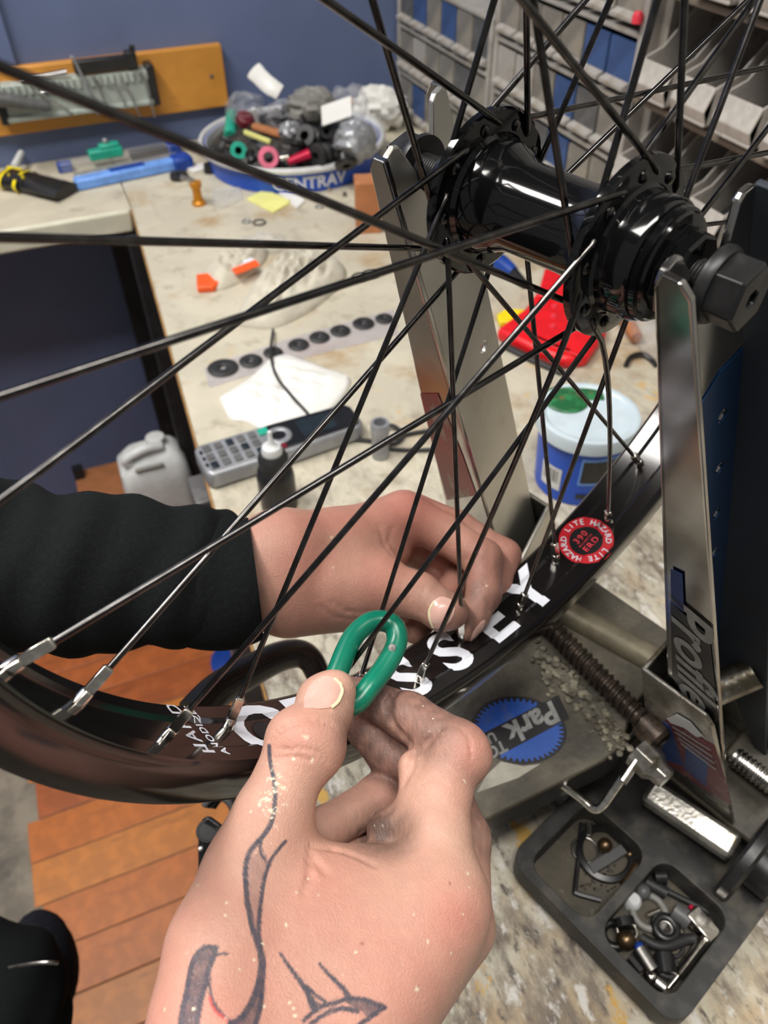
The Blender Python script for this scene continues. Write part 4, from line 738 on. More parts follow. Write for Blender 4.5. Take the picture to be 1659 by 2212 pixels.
# chrome front bar and right hand side hardware
obj('foot_plate', MB().prism([BP(a, f, 358) for a, f in [(48, -26), (48, 46), (150, 46), (150, -26)]], DD*8), 'greasy', stand, bevel=2)
a0, a1 = onS(1398, 1702, 352), onS(1592, 1832, 352)
da = unit(a1-a0); dn_ = unit(np.cross(da, DD)); dn_ = dn_ if dn_ @ FF < 0 else -dn_
obj('front_bar', MB().box((a0+a1)/2+DD*6, (np.linalg.norm(a1-a0)/2, 8, 7), (da, dn_, DD)), 'dirtychrome', stand, bevel=3)
obj('bar_skirt', MB().box((a0+a1)/2+DD*20+dn_*3, (np.linalg.norm(a1-a0)/2, 2, 14), (da, dn_, DD)), 'satin', stand, bevel=1)
q0, q1 = onS(1585, 1632, 330), onS(1690, 1712, 330); rs_ = obj('threaded_shaft', MB().tube([q0, q1], 5.2, 20), 'steel', stand); obj('thread', MB().tube(helix(q0, q1, 5.2, 2.8, 1), .95, 8), 'steel', rs_)
obj('adjusting_knob', MB().lathe(onS(1612, 1850, 372), AX, [(-3, 3), (-3, 27), (-1, 28.5), (4, 28.5), (6, 26), (6, 3)], 48, closed=True), 'satin', stand, ang=30)
obj('knob_boss', MB().lathe(onS(1640, 1866, 372), AX, [(-4, 3), (-4, 15), (12, 15), (14, 12), (14, 3)], 32, closed=True), 'satin', stand, ang=30)
obj('rear_block', MB().box(SP(112, 360, 20), (18, 16, 14), (AX, FF, DD)), 'greasy', stand, bevel=2)
obj('rear_tube', MB().tube([SP(76, 262, -6), SP(90, 252, 19)], 8, 20), 'dirtychrome', stand)
# caliper arm on the far side
q = [atd(420, 1545, 395), atd(470, 1492, 405), atd(540, 1450, 415), atd(600, 1420, 422), atd(645, 1412, 425), atd(672, 1428, 425), atd(690, 1462, 424), atd(712, 1480, 424)]
obj('caliper_arm', MB().tube(bez(q, 6), [(14-i*.16, 10-i*.1) for i in range(36)]+[(8, 6), (7, 5), (6, 4), (5.5, 4), (5, 3.6), (4.5, 3.4), (4, 3)], 20, flat=ray(600, 1420)), 'caliper', stand)
# ---------------------------------------------------------------- tilting base tray with its two recesses
ZT = -377.0
tc_ = [onz(x, y, ZT) for x, y in ((1137, 1866), (1270, 1994), (1403, 1843), (1294, 2007), (1437, 2168), (1580, 1988), (1119, 1888), (1409, 2203))]
tu = unit(tc_[4]-tc_[0]); tv = unit(np.cross(NZ, tu)); o_ = tc_[0]
def uv(p): return ((p-o_) @ tu, (p-o_) @ tv)
t = thing('tilting_base', 'black tilting stand base with two rounded parts trays beside the bench edge', 'base', o_+tu*60+tv*40)
c1_, c2_ = uv((tc_[0]+tc_[2])/2), uv((tc_[3]+tc_[5])/2); h1 = np.linalg.norm(tc_[0]-tc_[1])/2; w1 = np.linalg.norm(tc_[1]-tc_[2])/2; h2 = np.linalg.norm(tc_[3]-tc_[4])/2; w2 = np.linalg.norm(tc_[4]-tc_[5])/2
m1 = uv((tc_[0]+tc_[1])/2); cy = abs(w1)
B0, B1 = -8, max(uv(tc_[4])[0], c2_[0]+h2)+9
R1 = rrect(h1, w1, 10, cx=c1_[0], cy=c1_[1]); R2 = rrect(h2, w2, 10, cx=c2_[0], cy=c2_[1])
lo = min(c1_[1]-w1, c2_[1]-w2)-6; hi = 175
outl = rrect((B1-B0)/2+2, (hi-lo)/2, 12, cx=(B0+B1)/2, cy=(hi+lo)/2)
obj('tray_top', place(MB(), flat_mesh([outl, R1, R2], 18), o_-NZ*9, tu, tv, NZ), 'tray', t, bevel=1.6, smooth=False)
obj('tray_floor', place(MB(), flat_mesh([rrect((B1-B0)/2, (hi-lo)/2-2, 11, cx=(B0+B1)/2, cy=(hi+lo)/2)], 4), np.array([o_[0], o_[1], ZB+2.2]), tu, tv, NZ), 'dust', t, smooth=False)
obj('tilt_block', MB().prism([SP(a, 330, f) for a, f in [(45, -62), (24, -112), (-50, -112), (-74, 20), (44, 20)]], DD*22-NZ*6), 'satin', t, bevel=2)
obj('tilt_post', MB().prism([SP(a, 345, f) for a, f in [(30, -40), (-50, -60), (-60, 14), (44, 14), (44, -28)]], (0, 0, -28)), 'satin', t, bevel=2)
# ---------------------------------------------------------------- small parts in the tray
ZF = ZB+4.3
def f(x, y, h=0): return onz(x, y, ZF+h)
def tp(name, mb, m, label, cat='part', **k): return one(name, mb, m, label, cat, 'small parts in the tray', **k)
def ring(x, y, r, rt, m, label, h=0): return tp('ring', MB().tube([f(x, y, rt+h)+np.array([r*math.cos(a), r*math.sin(a), 0]) for a in np.linspace(0, 2*math.pi, 28, endpoint=False)], rt, 10, closed=True), m, label, 'ring')
def stub(x0, y0, x1, y1, r, m, label, n=14, cat='bolt', h=0): return tp('bolt', MB().tube([f(x0, y0, r+h), f(x1, y1, r+h)], r, n), m, label, cat)
tp('hex_key', MB().tube(bez([f(1256, 1778, 2), f(1250, 1850, 2), f(1243, 1918, 2), f(1246, 1930, 2), f(1298, 1945, 2)], 6), 1.5, 6), 'satin', 'bent black hex key in the left recess of the black tray', 'hex key')
tp('disc', MB().lathe(f(1306, 1846), NZ, [(0, 14), (0, 18), (4, 18), (5, 15), (4, 14)], 32, closed=True), 'blackp', 'black flat ring with a bar in the left tray recess', 'ring')
tp('bar', MB().box(f(1312, 1856, 4.5), (13, 3.2, 1.6), (unit(f(1340, 1838)-f(1285, 1872)), unit(np.cross(NZ, f(1340, 1838)-f(1285, 1872))), NZ)), 'midgrey', 'grey bar lying across the black ring', 'bar', bevel=.6)
tp('steel_ball', MB().ball(f(1307, 1826, 8), 4.6, 20), 'brass', 'bronze ball lying on the black ring in the left tray recess', 'ball')
tp('pin', MB().tube([f(1271, 1778, 4), f(1274, 1806, 3)], 2.6, 12), 'nickel', 'bright pin at the top of the bent hex key', 'pin')
tp('ferrule', MB().tube([f(1345, 1912, 3), f(1378, 1870, 3)], [2, 4], 14), 'brass', 'brown tapered ferrule against the right wall of the left recess', 'ferrule')
tp('bead', MB().ball(f(1360, 1846, 3), 2.6, 14), 'brass', 'small bronze bead right of the black ring', 'bead')
ring(1264, 1836, 8, .9, 'steel', 'thin grey ring left of the black flat ring')
gm = MB(); g = np.random.default_rng(9)
for i in range(70): gm.ball(f(g.uniform(1255, 1330), g.uniform(1862, 1925), .6), g.uniform(.35, .8), 6)
tp('filings', gm, 'steel', 'bright metal filings scattered in the left tray recess', 'filings')['kind'] = 'stuff'
stub(1412, 1895, 1436, 1895, 5, 'blackp', 'black cap screw head at the top of the right recess', cat='cap'); stub(1395, 1905, 1440, 1930, 3.6, 'hose', 'black rubber stub below the cap screw head', cat='stub')
stub(1440, 1925, 1535, 1972, 2.0, 'hose', 'long dark rod along the upper wall of the right recess', cat='rod')
tp('steel_ball', MB().ball(f(1389, 1926, 5), 4.6, 18), 'midgrey', 'dull grey ball at the left of the right recess', 'ball')
tp('white_plug', MB().lathe(f(1364, 1952), NZ, [(0, 5), (6, 5), (8, 3.4), (8, .3)], 10), 'tubwhite', 'small off-white cap at the left of the right recess', 'cap')
ring(1402, 1970, 9.5, 2.2, 'grey', 'grey washer ring with a bright pin in it'); stub(1398, 1977, 1424, 1966, 1.6, 'nickel', 'bright pin lying in the grey washer ring', cat='pin', h=3)
stub(1346, 1985, 1352, 2005, 6.2, 'blackp', 'black cap with a bright band left of the black rings', cat='cap', h=3); ring(1354, 2010, 5.4, 1.2, 'nickel', 'bright band around the black cap', 5)
tp('steel_ball', MB().ball(f(1352, 2031, 6), 5.6, 20), 'brass', 'shiny bronze ball in the right recess', 'ball'); ring(1326, 2020, 6.5, 2.6, 'blackp', 'black ring left of the shiny bronze ball')
ring(1438, 2005, 6, 3.0, 'blackp', 'thick black ring in the middle of the right recess'); ring(1438, 2005, 3.6, 1.2, 'steel', 'thin steel ring inside the thick black ring', 2.5)
stub(1462, 2000, 1472, 2018, 2.4, 'nickel', 'bright stubby screw right of the thick black ring'); stub(1455, 1965, 1490, 1990, 5.4, 'midgrey', 'grey sleeve behind the stubby screw', cat='sleeve')
stub(1490, 2000, 1512, 1970, 4.6, 'rust', 'brownish sleeve near the right wall of the tray', cat='sleeve')
tp('wing_clip', MB().tube(bez([f(1386, 2025, 4), f(1412, 2040, 5), f(1440, 2045, 5), f(1480, 2030, 4), f(1500, 2028, 4)], 5), 3.0, 10), 'hose', 'black curved clip across the middle of the right recess', 'clip')
stub(1380, 2050, 1410, 2098, 5.0, 'steel', 'grey threaded bolt with a blue tip in the right recess'); tp('blue_tip', MB().ball(f(1381, 2046, 6), 3.0, 12), 'blued', 'blue tip at the end of the grey threaded bolt', 'tip')
stub(1408, 2112, 1436, 2135, 4.2, 'steel', 'grey rounded bolt in the bottom corner of the right recess'); tp('steel_ball', MB().ball(f(1406, 2112, 5), 4.4, 16), 'nickel', 'bright ball end of the rounded bolt', 'ball')
stub(1434, 2062, 1440, 2105, 5.6, 'blackp', 'black ribbed bushing in the lower right recess', cat='bushing'); ring(1440, 2085, 5.8, 1.2, 'hose', 'black O-ring around the ribbed bushing', 4); ring(1450, 2040, 6.5, 1.2, 'hose', 'thin black ring above the ribbed bushing')
stub(1360, 2070, 1384, 2100, 3.4, 'blackp', 'black bolt left of the grey threaded bolt', 8)
tp('driver_bit', MB().tube([f(1442, 2135, 4), f(1464, 2108, 5), f(1464.5, 2107, 5), f(1520, 2035, 6), f(1530, 2022, 6), f(1542, 2005, 7)], [1.8, 2.0, 3.2, 3.4, 2.2, 4.4], 14), 'nickel', 'long bright driver bit along the right wall of the tray', 'bit')
tp('clamp', MB().box(f(1518, 2000, 8), (5, 9, 4), (unit(f(1540, 1985)-f(1510, 2010)), unit(np.cross(NZ, f(1540, 1985)-f(1510, 2010))), NZ)), 'nickel', 'bright clamp block at the head of the driver bit', 'clamp', bevel=.8)
tp('chip', MB().box(f(1494, 1962, 5), (1.2, 1.6, 1)), 'magenta', 'tiny pink chip near the upper wall of the right recess', 'chip')
# bench vice jaw at the front edge
t = thing('bench_clamp', 'black clamp with a ribbed sleeve at the front edge of the bench', 'clamp', atd(470, 1900, 470))
k0, k1 = atd(452, 1790, 455), atd(470, 2010, 455)
obj('clamp_body', MB().prism([atd(x, y, 450) for x, y in [(428, 1790), (436, 1768), (452, 1760), (492, 1790), (560, 1900), (560, 2000), (428, 2000)]], ray(480, 1850)*26), 'blackp', t, bevel=3)
obj('dial', MB().lathe(atd(448, 1795, 449), -ray(448, 1795), [(0, 6.5), (.8, 6.2), (.8, 5.2), (.2, 5)], 28), 'satin', t); obj('screw', MB().lathe(atd(434, 1834, 449), -ray(434, 1834), [(0, 1.7), (1.2, 1.3), (1.4, .3)], 12), 'steel', t)
for k in range(4): obj('rib', MB().tube([atd(470+k*11+r_*math.cos(a_), 1762+k*4+r_*math.sin(a_)*1.2, 466+k*5) for r_ in (34+k*5,) for a_ in np.linspace(-2.6, .9, 14)], 2.0, 8), 'midgrey' if k % 2 == 0 else 'satin', t)
# ================================================================ hands: a distance field of tapered bones, meshed as one continuous skin
def zp(zx, zy, d, org, sc): return atd(org[0]+zx/sc, org[1]+zy/sc, d)
def seg_d(Pm, a, b, ra, rb):
    ab = b-a; t = np.clip(((Pm-a) @ ab)/(ab @ ab), 0, 1); return np.linalg.norm(Pm-a-t[...,None]*ab, axis=-1)-(ra+(rb-ra)*t)
def smin(a, b_, k): h = np.clip(0.5+0.5*(b_-a)/k, 0, 1); return b_*(1-h)+a*h-k*h*(1-h)
class Field:
    def __init__(s, lo, hi, res):
        s.lo = np.array(lo); s.res = res; s.n = np.ceil((np.array(hi)-s.lo)/res).astype(int)+1
    def new(s): return np.full(s.n, 40.0, np.float32)
    def cap(s, F, a, b_, ra, rb, k, neg=False):
        m = max(ra, rb)+k+8; lo = np.maximum(((np.minimum(a, b_)-m-s.lo)/s.res).astype(int), 0); hi = np.minimum(((np.maximum(a, b_)+m-s.lo)/s.res).astype(int)+2, s.n)
        if (hi <= lo).any(): return
        g = np.stack(np.meshgrid(*[s.lo[i]+np.arange(lo[i], hi[i])*s.res for i in range(3)], indexing='ij'), -1).astype(np.float32)
        d = seg_d(g, a.astype(np.float32), b_.astype(np.float32), ra, rb); sl = tuple(slice(lo[i], hi[i]) for i in range(3))
        F[sl] = -smin(-F[sl], d, k) if neg else smin(F[sl], d, k)
    def chain(s, F, pts, rad, k):
        for i in range(len(pts)-1): s.cap(F, pts[i], pts[i+1], rad[i], rad[i+1], k)
    def grad_project(s, F, P, off):
        P = np.array(P, float)
        for _ in range(6):
            v, g = s.sample(F, P); P = P-(v-off)[:,None]*g
        return P
    def sample(s, F, P):
        q = (P-s.lo)/s.res; i = np.clip(q.astype(int), 0, s.n-2); f_ = np.clip(q-i, 0, 1)
        def tri(i, f_):
            o = 0
            for a in (0, 1):
                for b_ in (0, 1):
                    for c in (0, 1): o = o+F[i[:,0]+a, i[:,1]+b_, i[:,2]+c]*(f_[:,0] if a else 1-f_[:,0])*(f_[:,1] if b_ else 1-f_[:,1])*(f_[:,2] if c else 1-f_[:,2])
            return o
        v = tri(i, f_); g = []
        for ax in range(3):
            dq = np.zeros(3); dq[ax] = .7; q2 = q+dq; q1 = q-dq; i2 = np.clip(q2.astype(int), 0, s.n-2); i1 = np.clip(q1.astype(int), 0, s.n-2)
            g.append((tri(i2, np.clip(q2-i2, 0, 1))-tri(i1, np.clip(q1-i1, 0, 1))))
        g = np.stack(g, 1); return v, g/(np.linalg.norm(g, axis=1)[:,None]+1e-9)
    def mesh(s, F):
        n = s.n; ins = F < 0; cnt = np.zeros(n-1, np.float32); acc = np.zeros((*(n-1), 3), np.float32)
        cs = [(slice(0, -1), slice(1, None))[b_] for b_ in (0, 1)]
        for ax in range(3):
            sa = [slice(None)]*3; sb = [slice(None)]*3; sa[ax] = slice(0, -1); sb[ax] = slice(1, None); A_, B_ = F[tuple(sa)], F[tuple(sb)]
            cr = (A_ < 0) != (B_ < 0); t = np.where(cr, A_/(A_-B_+1e-12), 0)
            o1, o2 = [i for i in range(3) if i != ax]
            for e1 in (0, 1):
                for e2 in (0, 1):
                    sl = [slice(None)]*3; sl[o1] = cs[e1]; sl[o2] = cs[e2]; c_ = cr[tuple(sl)]; tt = t[tuple(sl)]
                    cnt += c_; acc[..., ax] += tt*c_; acc[..., o1] += e1*c_; acc[..., o2] += e2*c_
        ok = cnt > 0; idx = np.full(n-1, -1); idx[ok] = np.arange(ok.sum()); cell = np.argwhere(ok); V = s.lo+(cell+acc[ok]/cnt[ok][:,None])*s.res; Q = []
        for ax in range(3):
            o1, o2 = (ax+1) % 3, (ax+2) % 3; sa = [slice(1, -1)]*3; sb = [slice(1, -1)]*3; sa[ax] = slice(0, -1); sb[ax] = slice(1, None)
            A_, B_ = ins[tuple(sa)], ins[tuple(sb)]; w = np.argwhere(A_ != B_); fl = A_[tuple(w.T)]; w = w.copy()
            for o in (o1, o2): w[:, o] += 1
            def at(d1, d2): u = w.copy(); u[:, o1] += d1; u[:, o2] += d2; return idx[tuple(u.T)]
            q = np.stack([at(-1, -1), at(0, -1), at(0, 0), at(-1, 0)], 1); q[~fl] = q[~fl][:, ::-1]; Q.append(q)
        return V, np.concatenate(Q)
def refine(V, Q):
    e = np.concatenate([np.sort(Q[:, [i, (i+1) % 4]], 1) for i in range(4)]); u, inv = np.unique(e, axis=0, return_inverse=True); inv = inv.reshape(4, -1).T
    n = len(V); ev = V[u].mean(1); fv = V[Q].mean(1); E = n+inv; Fc = n+len(u)+np.arange(len(Q))
    return np.concatenate([V, ev, fv]), np.concatenate([np.stack([Q[:, i], E[:, i], Fc, E[:, (i+3) % 4]], 1) for i in range(4)])
def skin_object(name, fld, F, parent, res2, paint, label=None):
    V, Q = fld.mesh(F)
    V = fld.grad_project(F, V, 0.0)
    if res2: V, Q = refine(V, Q); V = fld.grad_project(F, V, 0.0)
    _, nrm = fld.sample(F, V); col = paint(V, nrm)
    off = parent.location; me = bpy.data.meshes.new(name)
    W = V/1000.0+np.array([0, 0, LIFT])-np.array(off)
    me.vertices.add(len(V)); me.vertices.foreach_set('co', W.astype(np.float32).ravel()); me.loops.add(len(Q)*4); me.loops.foreach_set('vertex_index', Q.astype(np.int32).ravel())
    me.polygons.add(len(Q)); me.polygons.foreach_set('loop_start', np.arange(0, len(Q)*4, 4, dtype=np.int32)); me.polygons.foreach_set('loop_total', np.full(len(Q), 4, np.int32)); me.update(); me.validate()
    at = me.color_attributes.new('skin', 'FLOAT_COLOR', 'POINT'); at.data.foreach_set('color', np.concatenate([col, np.ones((len(V), 1))], 1).astype(np.float32).ravel())
    me.shade_smooth(); me.materials.append(X['skin']); o = bpy.data.objects.new(name, me); C.objects.link(o); o.parent = parent
    if label: o['label'] = label
    return o
X['skin'] = mat('skin', (1.0, 1.0, 1.0), 0.44, 0, 0.04, 220, bump=0.0, attr='skin', sss=0.05, spec=0.38)
def skin_relief(m):
    nt = m.node_tree; N = nt.nodes; L = nt.links; tc = next(n for n in N if n.type == 'TEX_COORD'); nz = N.new('ShaderNodeTexNoise'); nz.inputs['Scale'].default_value = 260; nz.inputs['Detail'].default_value = 6
    mp = N.new('ShaderNodeMapping'); L.new(tc.outputs['Object'], mp.inputs[0]); ad = N.new('ShaderNodeMixRGB'); ad.inputs[0].default_value = 0.006; L.new(mp.outputs[0], ad.inputs[1]); L.new(nz.outputs['Color'], ad.inputs[2]); L.new(tc.outputs['Object'], nz.inputs['Vector'])
    v = N.new('ShaderNodeTexVoronoi'); v.inputs['Scale'].default_value = 900; v.feature = 'DISTANCE_TO_EDGE'; mp2 = N.new('ShaderNodeMapping'); mp2.inputs['Scale'].default_value = (1, .55, .8); mp2.inputs['Rotation'].default_value = (.4, .3, .6); L.new(ad.outputs[0], mp2.inputs[0]); L.new(mp2.outputs[0], v.inputs['Vector'])
    mr = N.new('ShaderNodeMapRange'); mr.inputs[2].default_value = 0.22; L.new(v.outputs['Distance'], mr.inputs[0])
    sm = N.new('ShaderNodeMath'); sm.operation = 'ADD'; L.new(mr.outputs[0], sm.inputs[0]); L.new(nz.outputs['Fac'], sm.inputs[1])
    bp = N.new('ShaderNodeBump'); bp.inputs['Strength'].default_value = 0.25; bp.inputs['Distance'].default_value = 0.0005; L.new(sm.outputs[0], bp.inputs['Height']); L.new(bp.outputs[0], N['Principled BSDF'].inputs['Normal'])
skin_relief(X['skin'])
X['nail'] = mat('finger_nail', S(222, 178, 164), 0.22, 0, 0.05, 150, sss=0.1, spec=0.6)
X['nailedge'] = mat('nail_edge', S(232, 222, 182), 0.35, 0, 0.05, 150)
BASE = np.array(S(207, 164, 144)); RED = np.array(S(200, 134, 119)); DIRT = np.array(S(78, 64, 60)); INK = np.array(S(38, 58, 76)); PAINT = np.array(S(232, 224, 196))
def noise3(P, fr, seed):
    g = np.random.default_rng(seed); o = np.zeros(len(P))
    for i in range(6): o += np.sin(P @ (g.normal(size=3)*fr)+g.uniform(0, 6.28))
    return o/6
def mixc(c, t, k): return c*(1-k[:,None])+t*k[:,None]
def poly_d(q, pts):
    P = np.array(pts, float); best = np.full(len(q), 1e9); wl_ = np.zeros(len(q)); tot = len(P)-1
    for i in range(tot):
        a, b_ = P[i], P[i+1]; ab = b_-a; t = np.clip(((q-a) @ ab)/(ab @ ab+1e-9), 0, 1); d = np.linalg.norm(q-a-t[:,None]*ab, axis=1); m = d < best; best[m] = d[m]; wl_[m] = (i+t[m])/tot
    return best, wl_
def inside(q, pts):
    P = np.array(pts, float); r = np.zeros(len(q), bool); j = len(P)-1
    for i in range(len(P)):
        c = (P[i,1] > q[:,1]) != (P[j,1] > q[:,1]); x = (P[j,0]-P[i,0])*(q[:,1]-P[i,1])/(P[j,1]-P[i,1]+1e-9)+P[i,0]; r ^= c & (q[:,0] < x); j = i
    return r
person = thing('person', 'mechanic in black fleece lacing a wheel with the green wrench, right hand tattooed', 'person', (-330, 20, -1300))
# ---------------------------------------------------------------- right hand, close to the lens
O1, S1 = (340, 1400), 2.183
def h(zx, zy, d): return zp(zx, zy, d, O1, S1)
allp = []
R_TH = [h(835, 205, 259), h(790, 295, 255), h(707, 448, 246), h(612, 620, 241), h(538, 790, 236), h(430, 1050, 227), h(300, 1400, 212), h(250, 1790, 199), h(250, 2300, 182)]
R_THr = [7.2, 8.6, 10.6, 9.8, 10.0, 10.8, 12.2, 12.6, 14]
R_IN = [h(905, 200, 287), h(975, 232, 285), h(1185, 322, 277), h(1412, 485, 262), h(1335, 690, 255), h(1325, 900, 246), h(1330, 1180, 236)]
R_INr = [5.2, 6.4, 8.2, 10.0, 9.6, 10.2, 12.5]
R_MI = [h(930, 345, 287), h(1090, 505, 284), h(1330, 600, 277), h(1440, 900, 263), h(1438, 1300, 249)]
R_MIr = [6.4, 7.2, 8.5, 9, 9.5]
R_RI = [h(690, 950, 257), h(790, 855, 266), h(1055, 700, 281), h(1190, 800, 282), h(1380, 1330, 262)]
R_RIr = [6.2, 7.2, 8.2, 9, 9.5]
R_PI = [h(810, 1010, 263), h(900, 980, 272), h(1100, 900, 286), h(1300, 1400, 266)]
R_PIr = [5.8, 6.4, 7.2, 9]
allp = np.array(R_TH[:8]+R_IN+R_MI+R_RI+R_PI+[h(900, 2050, 200), h(500, 2050, 195), h(1200, 1900, 215)])
fr = Field(allp.min(0)-20, allp.max(0)+20, 1.0)
palm = fr.new()
for a, b_, ra, rb in [
    (h(560, 830, 237), h(640, 1060, 238), 9, 8.5), (h(640, 1060, 238), h(1000, 1120, 242), 8.5, 9.5), (h(1000, 1120, 242), h(1330, 1180, 236), 9.5, 12.5),
    (h(490, 1080, 228), h(1300, 1250, 233), 11, 13), (h(420, 1250, 221), h(1260, 1330, 230), 13, 13.5), (h(365, 1400, 214), h(1180, 1430, 226), 13, 13.5), (h(325, 1560, 209), h(1100, 1560, 220), 13, 13.5), (h(270, 1720, 203), h(1000, 1700, 213), 13, 13.5),
    (h(260, 1900, 197), h(900, 1900, 205), 14, 13), (h(300, 2150, 190), h(850, 2150, 196), 15, 14), (h(300, 2350, 184), h(830, 2350, 190), 15, 14),
    (h(1330, 1180, 236), h(900, 1780, 210), 12.5, 13), (h(1438, 1320, 247), h(1010, 1740, 217), 9.8, 13), (h(1400, 1360, 255), h(1000, 1760, 226), 10, 14), (h(1330, 1400, 263), h(960, 1780, 232), 9, 14),
    (h(700, 1130, 248), h(1200, 1150, 254), 9, 10), (h(600, 1400, 232), h(1150, 1400, 245), 12, 13)]: fr.cap(palm, a, b_, ra, rb, 9)
fr.chain(palm, R_TH[4:], R_THr[4:], 8)
th = fr.new(); fr.chain(th, R_TH[:6], R_THr[:6], 3.5); fr.cap(th, h(640, 420, 244), h(745, 480, 246), 7.8, 7.8, 6); fr.cap(th, h(755, 225, 259), h(765, 240, 258), 6.0, 6.2, 5)
ind = fr.new(); fr.chain(ind, R_IN, R_INr, 3.0); fr.cap(ind, h(1470, 500, 260), h(1480, 520, 260), 6.5, 6.5, 4); fr.cap(ind, h(1080, 860, 255), h(1240, 790, 254), 6.5, 8, 5); fr.cap(ind, h(1210, 560, 262), h(1240, 760, 256), 5.5, 6.5, 4)
mid = fr.new(); fr.chain(mid, R_MI, R_MIr, 3)
rin = fr.new(); fr.chain(rin, R_RI, R_RIr, 3); pin = fr.new(); fr.chain(pin, R_PI, R_PIr, 3)
FR = palm
for q_, k in ((th, 5), (ind, 4.5), (mid, 3), (rin, 2.0), (pin, 1.5)): FR = smin(FR, q_, k)
def fold(fl_, F, pts, r, dep=0.0, k=1.2):
    """a skin crease: a thin tube pressed into the skin along a line of points seen on it"""
    P = np.array(pts); P = fl_.grad_project(F, P, dep); 
    for i in range(len(P)-1): fl_.cap(F, P[i], P[i+1], r, r, k, neg=True)
def cr(fl_, F, zs, d, r, hh, dep=.15, k=1.0):
    c = []
    for zx, zy in zs:
        c.append(surf(fl_, F, hh(zx, zy, d)))
    fold(fl_, F, c, r, dep, k)
def surf(fl_, F, P):
    """first point of the skin met on the way from the eye through P"""
    d = unit(P-CAM); L = np.linalg.norm(P-CAM); ts = np.arange(L-60, L+40, .5); pts = CAM+ts[:,None]*d; v, _ = fl_.sample(F, pts); i = np.argmax(v < 0); return pts[i] if (v < 0).any() else P
for zs in ([(560, 400), (640, 345), (720, 330), (820, 350)], [(530, 440), (620, 375), (720, 350), (840, 375)], [(570, 480), (680, 470), (760, 490), (800, 540)], [(545, 520), (640, 510), (740, 530)]): cr(fr, FR, zs, 246, .28, h)
for zs in ([(1340, 375), (1275, 445), (1209, 495), (1194, 561), (1162, 632)], [(1138, 195), (1092, 262), (1100, 341), (1144, 400), (1195, 455)]): cr(fr, FR, zs, 262, .7, h, .25, 2.6)
for zs in ([(1120, 200), (1075, 265), (1080, 330)], [(1240, 460), (1290, 420), (1350, 410)], [(1240, 640), (1300, 620), (1360, 640)], [(1430, 380), (1470, 430), (1480, 520)]): cr(fr, FR, zs, 262, .3, h)
for zs in ([(720, 960), (750, 1010), (790, 1060)], [(730, 935), (830, 950), (900, 965), (1020, 1020)], [(960, 870), (1020, 800), (1100, 770)], [(690, 1150), (720, 1080), (715, 1000)]): cr(fr, FR, zs, 246, .45, h, .2, 2.0)
TATS = [([(527, 460), (530, 520), (545, 600), (555, 680), (550, 760), (535, 830), (495, 890), (450, 940), (425, 990), (415, 1050), (418, 1120), (425, 1200), (440, 1280), (455, 1340), (475, 1400), (490, 1470), (485, 1540), (470, 1610), (440, 1680), (400, 1740), (340, 1780)], 5, 11),
    ([(605, 910), (570, 950), (535, 1000), (515, 1050), (500, 1110), (490, 1180), (482, 1250), (478, 1330), (485, 1400), (500, 1480), (495, 1560), (490, 1640), (480, 1710), (460, 1780)], 4, 9), ([(490, 900), (485, 960), (510, 1005)], 4, 3),
    ([(275, 1415), (230, 1410), (190, 1440), (165, 1490), (150, 1560), (135, 1640), (120, 1710), (110, 1780)], 7, 10), ([(275, 1415), (262, 1460), (240, 1520), (225, 1590), (205, 1660), (185, 1780)], 9, 8), ([(275, 1445), (330, 1440)], 4, 2), ([(245, 1560), (250, 1620), (275, 1690), (320, 1740), (345, 1760)], 3, 4),
    ([(580, 1440), (620, 1500), (665, 1560), (700, 1610), (720, 1650), (735, 1690)], 3, 12), ([(700, 1590), (740, 1630), (790, 1668)], 4, 5), ([(765, 1490), (800, 1530), (840, 1570), (880, 1610), (905, 1650)], 3, 9), ([(690, 1755), (760, 1700), (840, 1670), (905, 1655), (980, 1660), (1070, 1695)], 6, 8), ([(1070, 1695), (1010, 1735), (950, 1780)], 7, 8), ([(720, 1775), (800, 1720), (870, 1700), (940, 1710)], 6, 8)]
FILLS = [([(430, 1000), (500, 940), (520, 1010), (495, 1110), (480, 1250), (470, 1330), (440, 1270), (425, 1150)], .45), ([(490, 1470), (500, 1480), (495, 1580), (485, 1680), (450, 1780), (350, 1780), (440, 1680), (475, 1590)], .85), ([(230, 1415), (270, 1420), (245, 1510), (220, 1600), (190, 1780), (115, 1780), (140, 1620), (165, 1490)], .95), ([(905, 1655), (1065, 1693), (1000, 1740), (940, 1700), (880, 1665)], .85), ([(700, 1620), (735, 1650), (780, 1680), (735, 1700)], .8)]
SPECK = [(700, 420, 15, .45), (640, 520, 9, .7), (560, 640, 11, 1), (553, 680, 9, 1), (575, 610, 7, .8), (480, 740, 8, .8), (500, 765, 6, .8), (440, 770, 6, .7), (540, 800, 8, 1), (325, 1200, 7, .9), (640, 1700, 11, 1), (625, 1670, 8, 1), (650, 1735, 10, 1), (505, 1690, 8, 1), (935, 1435, 8, 1), (1225, 1610, 9, 1), (1385, 1440, 6, 1), (1440, 1255, 5, .9), (1465, 1060, 8, .9), (1470, 1130, 6, .9), (705, 1325, 5, .9), (535, 920, 5, .9), (1210, 1255, 5, .8), (870, 1540, 5, .8), (655, 535, 5, .8)]
def dist_chain(V, pts, n): 
    d = np.full(len(V), 1e9)
    for i in range(n-1): d = np.minimum(d, seg_d(V, pts[i], pts[i+1], 0, 0))
    return d
